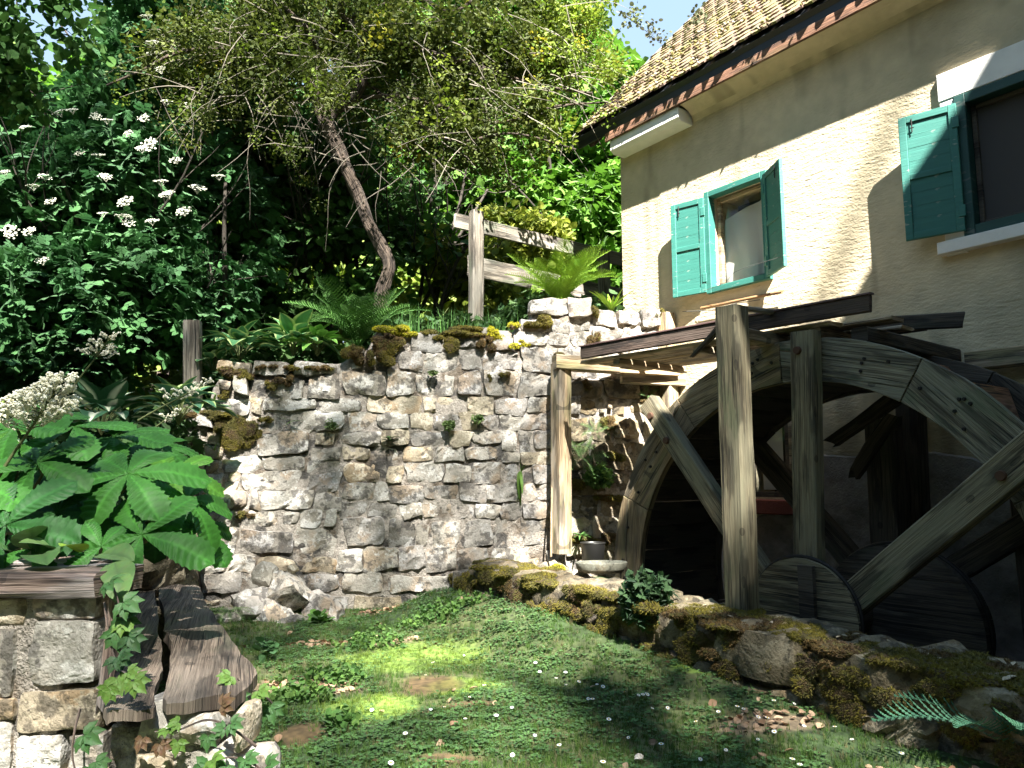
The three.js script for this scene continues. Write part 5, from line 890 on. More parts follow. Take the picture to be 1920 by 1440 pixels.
// ---------- understory and trees behind ----------
{
  const A = atDepth, at = (u, v, z, rx, ry, rz, n) => [A(u, v, z), rx, ry, rz, n];
  const shrub = (seed, name, label, cat, base, blobs, cl, mat, colors, size, stems, o = {}) => {
    const R = rng(seed), st = [], tips = []; for (let i = 0; i < stems; i++) branchy(R, base.clone().add(V(R.s() * (o.spread ?? 0.5), 0, R.s() * 0.3)), V(R.s() * 0.45, 1, R.s() * 0.3), o.len ?? 2.4, o.r ?? 0.03, 2, st, tips, { kids: 3, wild: 0.2, lift: 0.12 });
    return tree(name, label, cat, base, st, o.wood ?? M.darkTwig, crownList(R, blobs, colors, size, o), cl, mat);
  };
  shrub(221, 'hazel_shrub', 'dark multi-stemmed shrub in deep shade behind the lone wooden post', 'shrub', A(470, 660, 9.6), [at(470, 470, 9.4, 1.0, 1.1, 0.6, 230), at(560, 330, 9.6, 1.2, 1.0, 0.6, 240), at(420, 590, 9.2, 0.9, 0.5, 0.5, 170), at(430, 240, 9.8, 1.2, 1.2, 0.8, 260)], CL.hazel, M.leaf, DEEP, 1.0, 16, { gap: -0.05, spread: 1.1 });
  shrub(222, 'hazel_shrub', 'dark leafy shrub right behind the crooked tree trunk', 'shrub', A(700, 590, 9.8), [at(700, 420, 9.8, 1.0, 1.0, 0.6, 170), at(760, 500, 9.3, 0.7, 0.5, 0.5, 110), at(640, 500, 9.5, 0.8, 0.7, 0.5, 110), at(690, 270, 10, 1.2, 0.9, 0.8, 200)], CL.hazel, M.leaf, DEEP, 1.0, 14, { gap: 0.02, spread: 1.0 });
  shrub(223, 'maple_tree', 'bright green broad-leaved young maple between the fence and the house', 'tree', A(1060, 560, 12), [at(1080, 400, 11.8, 1.5, 1.3, 0.9, 1000), at(960, 370, 12, 1.4, 1.0, 0.9, 700), at(1140, 250, 12, 1.1, 1.3, 0.9, 620), at(1020, 200, 12.2, 1.4, 1.3, 0.8, 760), at(1190, 480, 11.6, 0.9, 1.0, 0.7, 420), at(860, 330, 12, 1.0, 0.7, 0.6, 300), at(940, 60, 12.4, 1.4, 1.2, 0.8, 560)], CL.broad, M.leafThin, FRESH, 1.1, 6, { gap: -0.2, len: 3.4, r: 0.05 });
  shrub(229, 'bush', 'sunlit yellow-green bushes glimpsed through the dark shrubs in the middle', 'bush', A(640, 640, 13), [at(480, 480, 13, 1.6, 1.2, 0.7, 520), at(640, 380, 13, 1.8, 1.4, 0.7, 640), at(760, 520, 12.6, 1.2, 0.9, 0.6, 380), at(350, 560, 12.6, 1.2, 0.7, 0.6, 320), at(180, 640, 12.4, 1.4, 0.5, 0.5, 300)], CL.hazel, M.leafThin, [[0.11, 0.2, 0.025], [0.26, 0.34, 0.05]], 1.3, 8, { gap: -0.15, len: 2.4, spread: 2 });
  shrub(224, 'bush', 'sunlit yellow-green bush seen under the fence rails', 'bush', A(880, 600, 9.6), [at(870, 500, 9.6, 0.75, 0.5, 0.4, 260), at(950, 450, 9.9, 0.8, 0.4, 0.4, 220), at(900, 560, 9.2, 0.4, 0.25, 0.3, 110), at(790, 560, 9.2, 0.4, 0.4, 0.3, 90)], CL.hazel, M.leafThin, [[0.16, 0.22, 0.03], [0.34, 0.36, 0.05]], 0.85, 6, { gap: -0.1, len: 1 });
  shrub(225, 'shrub', 'bright green sunlit shrub at the far left edge behind the elder', 'shrub', A(40, 640, 11), [at(30, 250, 11, 1.4, 1.6, 0.8, 700), at(130, 140, 11.4, 1.0, 0.8, 0.8, 320), at(60, 480, 10.6, 1.2, 1.2, 0.6, 320)], CL.broad, M.leafThin, FRESH, 1.05, 6, { gap: -0.1, len: 3 });
  shrub(226, 'woodland_tree', 'tall dark woodland tree in the middle of the background', 'tree', A(560, 700, 14), [at(520, 200, 14, 3.0, 2.6, 1.6, 900), at(760, 220, 14.5, 2.6, 2.4, 1.6, 800), at(640, -60, 15, 3.6, 1.8, 1.6, 900)], CL.far, M.leafFar, [[0.03, 0.07, 0.02], [0.09, 0.15, 0.03]], 0.9, 5, { gap: -0.05, len: 5, r: 0.12, wood: M.bark, f: 0.8 });
  shrub(227, 'woodland_tree', 'tall green woodland tree behind the left edge of the roof', 'tree', A(1000, 700, 16), [at(1010, 150, 16, 2.2, 2.2, 1.4, 620), at(900, 380, 15.5, 2.4, 1.8, 1.2, 620), at(1120, 320, 16, 1.4, 1.8, 1.2, 420), at(880, 0, 16.5, 2.6, 1.6, 1.4, 620)], CL.far, M.leafFar, [[0.06, 0.13, 0.02], [0.16, 0.24, 0.04]], 0.9, 4, { gap: -0.1, len: 5, r: 0.12, wood: M.bark, f: 0.8 });
  shrub(228, 'woodland_tree', 'tall woodland tree behind the white flowering elder', 'tree', A(260, 700, 14), [at(260, 260, 14, 2.2, 2.4, 1.4, 700), at(330, 60, 14.5, 1.6, 1.2, 1.2, 420), at(40, 420, 14, 2.4, 1.6, 1.2, 520), at(-140, 120, 14, 1.6, 2.2, 1.2, 420)], CL.far, M.leafFar, [[0.035, 0.08, 0.02], [0.11, 0.18, 0.035]], 0.9, 4, { gap: -0.05, len: 5, r: 0.12, wood: M.bark, f: 0.8 });
  // overhanging branch, top left, dark against the sky
  { const R = rng(231), st = [], tips = [], b = A(-260, 120, 5.2); branchy(R, A(-330, -60, 5.4), V(1, -0.12, -0.1), 1.8, 0.03, 2, st, tips, { kids: 4, wild: 0.2, lift: -0.03 });
    const list = crownList(R, [at(20, 20, 5.2, 0.42, 0.3, 0.4, 14), at(110, 0, 5.3, 0.35, 0.12, 0.3, 12), at(20, 110, 5.2, 0.3, 0.2, 0.3, 10), at(-120, 60, 5.2, 0.6, 0.5, 0.4, 70), at(150, 95, 5.4, 0.18, 0.14, 0.2, 8), at(20, 165, 5.3, 0.25, 0.12, 0.2, 10)], DEEP, 0.75, { gap: -0.4, shell: 0.5, solid: 1 });
    tree('overhanging_branch', 'dark rounded leaves of an overhanging branch against the sky in the top left corner', 'branch', b, st, M.darkTwig, list, CL.dark, M.leaf); }
  { const R = rng(232), st = [], tips = [], b = A(1330, -60, 7); branchy(R, A(1330, -70, 7.2), V(-1, 0.0, 0.1), 0.7, 0.01, 2, st, tips, { kids: 3, wild: 0.25, lift: -0.04 });
    st.push(tube([A(1160, 20, 7.2), A(1200, 50, 7.1), A(1240, 78, 7)], [0.006, 0.002], 4, 8));
    const list = crownList(R, [at(1215, 48, 7.1, 0.17, 0.08, 0.12, 3), at(1240, 75, 7, 0.1, 0.06, 0.1, 2), at(1190, 25, 7.1, 0.1, 0.08, 0.1, 2), at(1300, 30, 7.3, 0.1, 0.12, 0.1, 2)], [[0.07, 0.06, 0.045], [0.09, 0.11, 0.05]], 0.4, { gap: -1, solid: 1 });
    tree('plum_twig', 'thin purplish twig with sparse leaves against the sky left of the roof', 'twig', b, st, M.darkTwig, list, CL.dark, M.leaf); }
  // the far wood that reads as one mass
  { const R = rng(241), list = []; for (let i = 0; i < 5200; i++) { const x = R.r(-34, 16), z = -R.r(18, 34), ground = landY(x, z), gapR = x / -z > 0.12, h = (gapR ? 7.5 : 11 + 4 * noise(x * 0.2, z * 0.2)); const y = ground - 1 + h * Math.pow(R(), 0.8); if (noise(x * 0.45, y * 0.5, z * 0.45) < -0.25) continue;
      const u = x / -z; if (u < -0.54 && u > -0.7 && (y - EYE) / -z > 0.5) continue; if (u > 0.12 && (y - EYE) / -z > 0.42) continue; list.push({ p: V(x, y, z), q: spin(R), s: R.r(1.2, 2.2), c: tint(R, [0.05, 0.1, 0.02], [0.16, 0.22, 0.04]) }); }
    const m = scatter('woodland', CL.far, M.leafFar, list, scene); tag(m, 'sunlit green woodland filling the background behind the garden trees', 'woodland'); }
}
// ---------- tall trees behind the viewer, whose crowns shade the yard ----------
{
  const R = rng(251), groups = [[], [], []];
  const open_ = (x, z) => {                 // share of sunlight let through where the shadow counts
    x -= 1; z += 1; const e = 0.3 * noise(x * 1.1, z * 1.1);
    if (x > 4.8) return 0.7;
    if (z < -4.4) return 1;
    if (z < -0.3) return x + e < 0.15 ? 0.62 : 1;
    if (z < 1.1) return x + 0.3 * e < 1.35 ? (x > 0.55 && z < 0.1 ? 0.85 : x < -0.2 ? 0.62 : 0.5) : 1;
    if (z < 3.6) return x + e > 1.05 ? 1 : 0.26;
    if (z < 4.9) return x > 0.45 + e && x < 1.6 ? 0.8 : 0.34;
    return x < -0.4 ? 0.36 : x > 1.2 ? 0.26 : 0.5;
  };
  const X0 = -9, X1 = 7, Z0 = -10, Z1 = 14, N = 22000, unit = 0.05 * N / ((X1 - X0) * (Z1 - Z0));
  for (let i = 0; i < N; i++) {
    const fx = R.r(X0, X1), fz = R.r(Z0, Z1), patch = 0.9 + 0.35 * noise(fx * 1.6, fz * 1.6, 3); if (R() > -Math.log(open_(fx, fz)) * patch / unit) continue;
    const y = 23 + R.r(0, 6), dy = y - 11, k = SUN.z / SUN.y, p = V(fx + dy * SUN.x / SUN.y, y, fz + dy * k);
    groups[fx < -3 ? 0 : fx < 1 ? 1 : 2].push({ p, q: anyTurn(R), s: R.r(0.8, 1.2), c: tint(R, [0.06, 0.12, 0.025], [0.12, 0.18, 0.04]) });
  }
  console.log('shade clusters', groups.map((g) => g.length).join());
  const bases = [V(-5.5, -0.1, 14), V(-1.5, -0.1, 17), V(4.2, -0.1, 16)], labels = ['tall shade tree standing behind the viewer to the left', 'tall shade tree standing right behind the viewer', 'tall shade tree standing behind the viewer to the right'];
  bases.forEach((b, i) => { const st = [], top = b.clone().add(V(0, 22.5, -2.5)); st.push(tube([b, b.clone().add(V(0.2, 10, -0.5)), top], [0.4, 0.18], 10, 14, 0.1)); for (let k = 0; k < 7; k++) { const e = groups[i][R.i(groups[i].length)].p; st.push(tube([top.clone().add(V(0, -R.r(0.2, 3), 0.2)), top.clone().lerp(e, 0.5).add(V(0, 0.3, 0)), e], [0.1, 0.02], 6, 8)); } tree('shade_tree', labels[i], 'tree', b, st, M.bark, groups[i], CL.shade, M.leaf); });
}
{
  const R = rng(261), list = [];   // the wood closes round the yard on the other sides too
  for (let i = 0; i < 7000; i++) { const a = R.r(0, 6.283), r = R.r(13, 19), x = r * Math.cos(a), z = r * Math.sin(a), y = R.r(-0.2, 12.5); if (z < 0.5 && Math.abs(x / (z - 1)) < 0.95) continue; list.push({ p: V(x, y, z), q: spin(R), s: R.r(1.1, 2), c: tint(R, [0.04, 0.09, 0.02], [0.1, 0.16, 0.035]) }); }
  tag(scatter('woodland_around', CL.far, M.leafFar, list, scene), 'dense green woodland closing round the yard behind the viewer', 'woodland');
}
// ---------- bigger garden plants, leaf by leaf ----------
// a leaf blade as a grid: length along +z from the origin, width along x, upper side +y
function bladeGeo(L, width, o = {}) {
  const n = o.n ?? 14, m = o.m ?? 6, pos = [], idx = [], col = [], R = rng(o.seed ?? 1), ph = R() * 50;
  for (let j = 0; j <= n; j++) for (let i = 0; i <= m; i++) {
    const t = j / n, e = i / m * 2 - 1, a = Math.abs(e); let w = o.shape(t) * width * L / 2;
    if (o.teeth && i % m === 0) w *= j % 3 ? 1 - o.teeth * 0.7 : 1 + o.teeth;
    const back = o.teeth && i % m === 0 && j % 3 === 0 ? 0.025 * L : 0;
    const x = e * w, pleat = (o.pleat ?? 0) * L * Math.cos((t * n - a * 3) * (o.veins ?? 1) * Math.PI * 0.667) * a * (1 - a) * 4;
    const y = (o.fold ?? 0.2) * Math.abs(x) * (o.cup ? Math.sqrt(a) : 1) - (o.curl ?? 0.25) * L * t * t + pleat + 0.02 * L * noise(x * 9 / L + ph, t * 4, 3) - (o.lip ?? 0) * a * a * w;
    pos.push(x, y, t * L * (1 - 0.1 * (o.curl ?? 0.25)) + back - 0.06 * L * a * (o.swept ?? 0));
    const c = o.color(t, a, R, e); col.push(c[0], c[1], c[2]);
  }
  for (let j = 0; j < n; j++) for (let i = 0; i < m; i++) { const a = j * (m + 1) + i, b = a + m + 1; idx.push(a, b, a + 1, a + 1, b, b + 1); }
  return geo(pos, null, idx, col);
}
const basis = (z, y) => { const Z = z.clone().normalize(), X = y.clone().cross(Z).normalize(), Y = Z.clone().cross(X); return new THREE.Quaternion().setFromRotationMatrix(new THREE.Matrix4().makeBasis(X, Y, Z)); };
const leafVC = leafM(1, 1, 1, 0.3, { vc: true, rough: 0.55 });
const addLeaf = (name, g, mat, parent, p, q, s = 1) => { const m = lightOn(new THREE.Mesh(g, mat)); m.name = name; m.position.copy(p).sub(at0.get(parent)); m.quaternion.copy(q); m.scale.setScalar(s); parent.add(m); at0.set(m, p.clone()); return m; };
const facing = (p) => camera.position.clone().sub(p).setY(0).normalize();
// rodgersia: palmate leaves of five or six toothed leaflets
{
  const obov = (t) => Math.pow(t, 0.85) * Math.pow(Math.max(1 - Math.pow(t, 6), 0), 0.7) * 1.2 + 0.02 * (1 - t);
  const tones = [[0.03, 0.12, 0.014], [0.038, 0.145, 0.018], [0.022, 0.09, 0.018], [0.07, 0.2, 0.02]];
  const leaflets = []; tones.forEach((c, k) => { for (let v = 0; v < 2; v++) leaflets.push(bladeGeo(1, 0.62, { n: 33, m: 10, seed: 300 + k * 3 + v, shape: obov, teeth: 0.08, pleat: 0.02, fold: 0.22, curl: 0.22 + 0.2 * v, lip: 0.22, color: (t, a, R) => { const vein = a < 0.06 ? 1.5 : 1 + 0.1 * Math.cos((t * 33 - a * 3) * Math.PI * 0.667), h = 0.88 + 0.24 * R() ; return c.map((x) => x * vein * h); } })); });
  const plants = [thing('rodgersia_plant', 'big palmate-leaved plant with a large cream flower plume at the left edge', 'plant', V(-2.0, 0.6, -2.9)), thing('rodgersia_plant', 'big palmate-leaved plant with toothed leaflets hanging over the cracked plank', 'plant', V(-1.75, 0.6, -3.2))];
  const R = rng(301);
  const leaf = (pl, u, v, d, n, L, k, tone, open = 5.2, twist = 0) => {
    const p = atDepth(u, v, d), N = V(...n).normalize(), out = V(0, -1, 0).addScaledVector(N, N.y).normalize(), side = N.clone().cross(out).normalize(), root = V(lerp(p.x, at0.get(plants[pl]).x, 0.75), 0.75, lerp(p.z, -3.1, 0.6));
    const lf = part('leaf', tube([root, root.clone().lerp(p, 0.6).add(V(0, 0.04, 0)), p.clone().addScaledVector(N, -0.05), p], [0.009, 0.006], 6, 10), M.stalk, plants[pl]);
    for (let i = 0; i < k; i++) { const a = (i / (k - 1) - 0.5) * open + twist + R.s() * 0.12, dir = out.clone().multiplyScalar(Math.cos(a)).addScaledVector(side, Math.sin(a)).addScaledVector(N, R.r(-0.05, 0.22)), y = N.clone().addScaledVector(R.dir(), 0.16); addLeaf('leaflet', leaflets[(tone ?? R.i(4)) * 2 + R.i(2)], leafVC, lf, p, basis(dir, y), L * R.r(0.85, 1.12)); }
  };
  M.stalk = std({ color: rgb(0.1, 0.12, 0.04), roughness: 0.8 });
  leaf(1, 266, 1003, 2.75, [0.05, 0.6, 0.8], 0.25, 5, 1, 5.0, 0); leaf(1, 240, 888, 2.9, [0.1, 0.85, 0.6], 0.26, 6, 1, 5.4, 0.2); leaf(1, 352, 935, 3.0, [0.45, 0.75, 0.45], 0.24, 5, 1, 4.6, 0.3); leaf(1, 300, 835, 3.5, [0.3, 0.9, 0.4], 0.25, 6, 0); leaf(1, 330, 885, 3.2, [0.3, 0.8, 0.5], 0.22, 5, 3, 5, -0.2);
  leaf(1, 215, 820, 3.3, [-0.1, 0.9, 0.5], 0.25, 6, 0); leaf(1, 190, 945, 3.1, [-0.1, 0.7, 0.7], 0.26, 5, 2); leaf(1, 370, 985, 3.1, [0.5, 0.6, 0.5], 0.2, 5, 0, 4.4, 0.4); leaf(1, 250, 950, 3.4, [0, 0.5, 0.8], 0.25, 5, 2); leaf(1, 300, 960, 3.5, [0.2, 0.5, 0.8], 0.24, 5, 2);
  leaf(0, 70, 868, 2.75, [-0.1, 0.8, 0.6], 0.24, 5, 0); leaf(0, 10, 985, 2.5, [-0.1, 0.5, 0.85], 0.24, 5, 2); leaf(0, 140, 800, 3.2, [0, 0.9, 0.5], 0.25, 6, 1); leaf(0, -60, 900, 2.6, [0, 0.8, 0.6], 0.25, 5, 1); leaf(0, 110, 960, 2.8, [0, 0.6, 0.8], 0.24, 5, 2); leaf(0, 30, 800, 3.1, [-0.2, 0.85, 0.5], 0.26, 6, 0); leaf(0, 100, 905, 3.1, [0.1, 0.6, 0.8], 0.24, 5, 2); leaf(0, -20, 830, 3.3, [0, 0.9, 0.5], 0.26, 6, 3); leaf(0, 20, 920, 3.0, [0.1, 0.55, 0.8], 0.26, 5, 2); leaf(0, 160, 880, 3.4, [0.1, 0.6, 0.8], 0.26, 5, 2); leaf(0, 190, 1025, 2.55, [0.3, 0.75, 0.6], 0.13, 4, 0); leaf(0, 60, 1030, 2.5, [0, 0.7, 0.7], 0.14, 4, 0); 
  // broad light leaf and seedling leaves near the beam
  const cab = thing('horseradish_plant', 'young plant with wavy pale green leaves just above the rotten beam', 'plant', V(-1.65, 0.8, -2.6)), round = (t) => Math.pow(Math.sin(Math.PI * Math.pow(t, 0.8)), 0.7);
  const cg = [[0.11, 0.2, 0.06], [0.22, 0.36, 0.03], [0.06, 0.13, 0.035]].map((c, k) => bladeGeo(1, 0.8, { n: 12, m: 8, seed: 320 + k, shape: round, fold: 0.25, curl: 0.35, pleat: 0.02, color: (t, a, q) => c.map((x) => x * (a < 0.1 ? 0.7 : 0.9 + 0.2 * q())) }));
  for (const [u, v, d, k, s, dx, dy, dz] of [[60, 1030, 2.5, 0, 0.11, 0.2, 0.7, 0.5], [150, 1035, 2.45, 1, 0.085, 0, 0.55, 0.8], [110, 1035, 2.48, 0, 0.1, -0.3, 0.5, 0.6], [80, 1040, 2.45, 2, 0.12, 0.5, 0.2, 0.8], [190, 1040, 2.5, 0, 0.11, 0.8, 0.2, 0.4], [215, 1055, 2.4, 0, 0.1, 0.5, -0.4, 0.6], [20, 1035, 2.4, 2, 0.1, -0.4, 0.4, 0.7], [225, 1075, 2.35, 0, 0.08, 0.3, -0.6, 0.7]]) { const p = atDepth(u, v, d); addLeaf('leaf', cg[k], leafVC, cab, p, basis(V(dx, dy, dz), V(-dx * 0.3, 1, -0.2 * dz + 0.4)), s * 1.25); }
  // plumes
  const blossom = new THREE.IcosahedronGeometry(0.0036, 0);
  const plume = (pl, base, tip, w, n, name = 'flower_stem') => {
    const ax = tip.clone().sub(base), L = ax.length(), side = V(1, 0.1, 0.2), fl = [], st = [tube([base.clone().addScaledVector(ax, -0.9), base.clone().addScaledVector(ax, -0.3).add(V(-0.004, 0, 0)), base, tip], [0.007, 0.002], 6, 14)];
    for (let i = 0; i < n; i++) { const t = Math.pow(R(), 0.8), q = base.clone().addScaledVector(ax, t), a = R() * 6.28, r = w * (1 - 0.75 * t) * R.r(0.5, 1), d = V(Math.cos(a), 0.35, Math.sin(a)).normalize(), e = q.clone().addScaledVector(d, r * 0.7), e2 = q.clone().addScaledVector(d, r).add(V(0, r * 0.12, 0)), e3 = q.clone().addScaledVector(d, r * 1.18).add(V(0, -r * 0.02, 0)); const c = new THREE.CatmullRomCurve3([q, e, e2, e3]); st.push(tube([q, e, e2], [0.0015, 0.001], 3, 4)); const m = Math.round(r * 420); for (let k = 0; k < m; k++) { const p = c.getPoint(0.2 + 0.8 * (k + R()) / m); fl.push({ p: p.addScaledVector(R.dir(), 0.0045), q: anyTurn(R), s: R.r(0.7, 1.35), c: tint(R, [0.84, 0.8, 0.58], [0.92, 0.9, 0.78], 0.1) }); } }
    part(name, merge(st), M.stalk, pl); scatter('blossom', blossom, M.bloom, fl, pl);
  };
  M.bloom = new THREE.MeshPhysicalMaterial({ color: rgb(1, 1, 1), roughness: 0.9, transmission: 0.2, thickness: 0 });
  plume(plants[0], atDepth(50, 815, 2.7), atDepth(122, 705, 2.72), 0.16, 150);
  const far1 = thing('rodgersia_plume', 'cream flower plume standing before the lone wooden post', 'flower', atDepth(330, 800, 4.6)); plume(far1, atDepth(325, 752, 4.6), atDepth(398, 712, 4.6), 0.13, 34);
  const far2 = thing('rodgersia_plume', 'tall cream flower plume standing farther back among the white-striped leaves', 'flower', atDepth(150, 790, 4.8)); plume(far2, atDepth(168, 685, 4.8), atDepth(212, 625, 4.8), 0.16, 34);
  const far3 = thing('rodgersia_plume', 'small half faded cream flower plume low beside the mossy step', 'flower', atDepth(300, 810, 4.4)); plume(far3, atDepth(300, 795, 4.4), atDepth(335, 768, 4.4), 0.08, 14);
}
// hostas
{
  const ov = (t) => Math.pow(Math.sin(Math.PI * Math.pow(t, 0.72)), 0.85) * 1.02;
  const hosta = (label, base, n, L, inner, rim, k, seed, up = 0.55, w = 0.66) => {
    const R = rng(seed), t = thing('hosta_plant', label, 'plant', base);
    const vs = [0, 1, 2].map((i) => bladeGeo(1, w, { n: 10, m: 10, seed: seed + i, shape: ov, fold: 0.3, curl: 0.25 + 0.2 * i, pleat: 0.006, color: (tt, a, q) => { const f = k === 'rim' ? smoothstep(a, 0.66, 0.82) : 1 - smoothstep(a, 0.18, 0.34); const h = 0.85 + 0.3 * q(); return mix3(inner, rim, f).map((x) => x * h); } }));
    for (let i = 0; i < n; i++) { const a = i * 2.4 + R.s() * 0.4, f = Math.sqrt((i + 0.5) / n), d = V(Math.cos(a) * f, up * (1.3 - f) + R.s() * 0.1, Math.sin(a) * f).normalize(), p = base.clone().add(V(Math.cos(a) * f * L * 0.95, L * (0.95 - 0.45 * f) + R.s() * 0.03, Math.sin(a) * f * L * 0.95)); const lf = addLeaf('leaf', vs[R.i(3)], leafVC, t, p, basis(d, V(-d.x * 0.6, 1, -d.z * 0.6)), L * R.r(0.7, 1.1)); }
    part('stalks', merge(Array.from({ length: Math.min(n, 16) }, (_, i) => { const a = i * 2.4, f = Math.sqrt((i + 0.5) / n); return tube([base, base.clone().add(V(Math.cos(a) * f * L * 0.5, L * 0.5, Math.sin(a) * f * L * 0.5)), base.clone().add(V(Math.cos(a) * f * L * 0.95, L * (0.95 - 0.45 * f), Math.sin(a) * f * L * 0.95))], [0.006, 0.004], 5, 6); })), M.stalk, t);
  };
  const b = (u, v, o) => onWall(u, v, o);
  hosta('clump of yellow-edged broad leaves at the left end of the middle wall step', b(450, 678, -0.28), 30, 0.22, [0.055, 0.17, 0.065], [0.36, 0.46, 0.17], 'rim', 401);
  hosta('clump of pale-edged broad leaves in the middle of the bed above the wall step', b(550, 668, -0.32), 40, 0.24, [0.06, 0.18, 0.06], [0.38, 0.48, 0.18], 'rim', 402);
  hosta('clump of bright green broad leaves beside the dark fern', b(595, 668, -0.22), 32, 0.19, [0.11, 0.26, 0.04], [0.18, 0.36, 0.07], 'rim', 403, 0.5, 0.5);
  hosta('clump of pale-edged leaves low at the lone wooden post', b(400, 700, -0.3), 14, 0.16, [0.06, 0.17, 0.065], [0.34, 0.44, 0.18], 'rim', 404);
  hosta('clump of dark leaves with white middle stripes left of the lone post', V(-2.75, 1.4, -5.0), 34, 0.24, [0.035, 0.11, 0.045], [0.6, 0.62, 0.45], 'mid', 405);
  hosta('clump of blue-green leaves behind the white-striped leaves', V(-2.55, 1.52, -5.7), 30, 0.24, [0.04, 0.12, 0.065], [0.28, 0.38, 0.14], 'rim', 406);
  hosta('dark striped leaves behind the near plume', V(-3.2, 1.2, -4.6), 26, 0.24, [0.035, 0.11, 0.045], [0.6, 0.62, 0.45], 'mid', 407);
}
// ferns: shared fronds with toothed pinnae
function frondGeo(seed, arch, c0, c1, pairs = 26, teeth = true) {
  const R = rng(seed), pos = [], col = [], pts = [];
  let a = 0.25, p = V(0, 0, 0); for (let i = 0; i <= 20; i++) { pts.push(p.clone()); p = p.clone().add(V(0, Math.cos(a) / 20, Math.sin(a) / 20)); a += arch / 20; }
  const c = new THREE.CatmullRomCurve3(pts);
  const tri3 = (A, B, C, k) => { for (const v of [A, B, C]) { pos.push(v.x, v.y, v.z); const t = clamp(k, 0, 1); col.push(lerp(c0[0], c1[0], t), lerp(c0[1], c1[1], t), lerp(c0[2], c1[2], t)); } };
  for (let i = 0; i < 20; i++) for (const s of [1, -1]) { const A = pts[i], B = pts[i + 1], w = 0.008 * (1 - i / 22) * s; tri3(A, B, A.clone().add(V(w, 0, 0)), 0.4); tri3(A.clone().add(V(w, 0, 0)), B, B.clone().add(V(w, 0, 0)), 0.4); }
  for (let i = 0; i < pairs; i++) for (const s of [1, -1]) {
    const t = 0.1 + 0.9 * (i + (s > 0 ? 0 : 0.4)) / pairs, q = c.getPoint(t), tan = c.getTangent(t), nrm = V(1, 0, 0).cross(tan).normalize(), L = 0.19 * Math.pow(Math.sin(Math.PI * Math.pow(Math.min(t, 0.995), 0.75)), 0.8) + 0.012, d = V(s, 0, 0).addScaledVector(tan, 0.42 + 0.25 * t).addScaledVector(nrm, -0.1 + R.s() * 0.08).normalize(), x = tan.clone().addScaledVector(d, -tan.dot(d)).normalize(), w = 0.33 / pairs, k = R();
    const m = teeth ? 6 : 3, at = (f, e) => q.clone().addScaledVector(d, f * L).addScaledVector(x, e * w * (1 - f * f * 0.9)).addScaledVector(nrm, -0.25 * L * f * f + (e ? 0.006 : 0));
    for (let j = 0; j < m; j++) for (const e of [1, -1]) { const A = at(j / m, 0), B = at((j + 1) / m, 0), T = at((j + 0.62) / m, e * (0.85 + 0.25 * R())), T0 = at(j / m, e * 0.3); e * s > 0 ? (tri3(A, T0, T, k), tri3(A, T, B, k)) : (tri3(A, T, T0, k), tri3(A, B, T, k)); }
  }
  return geo(pos, null, null, col);
}
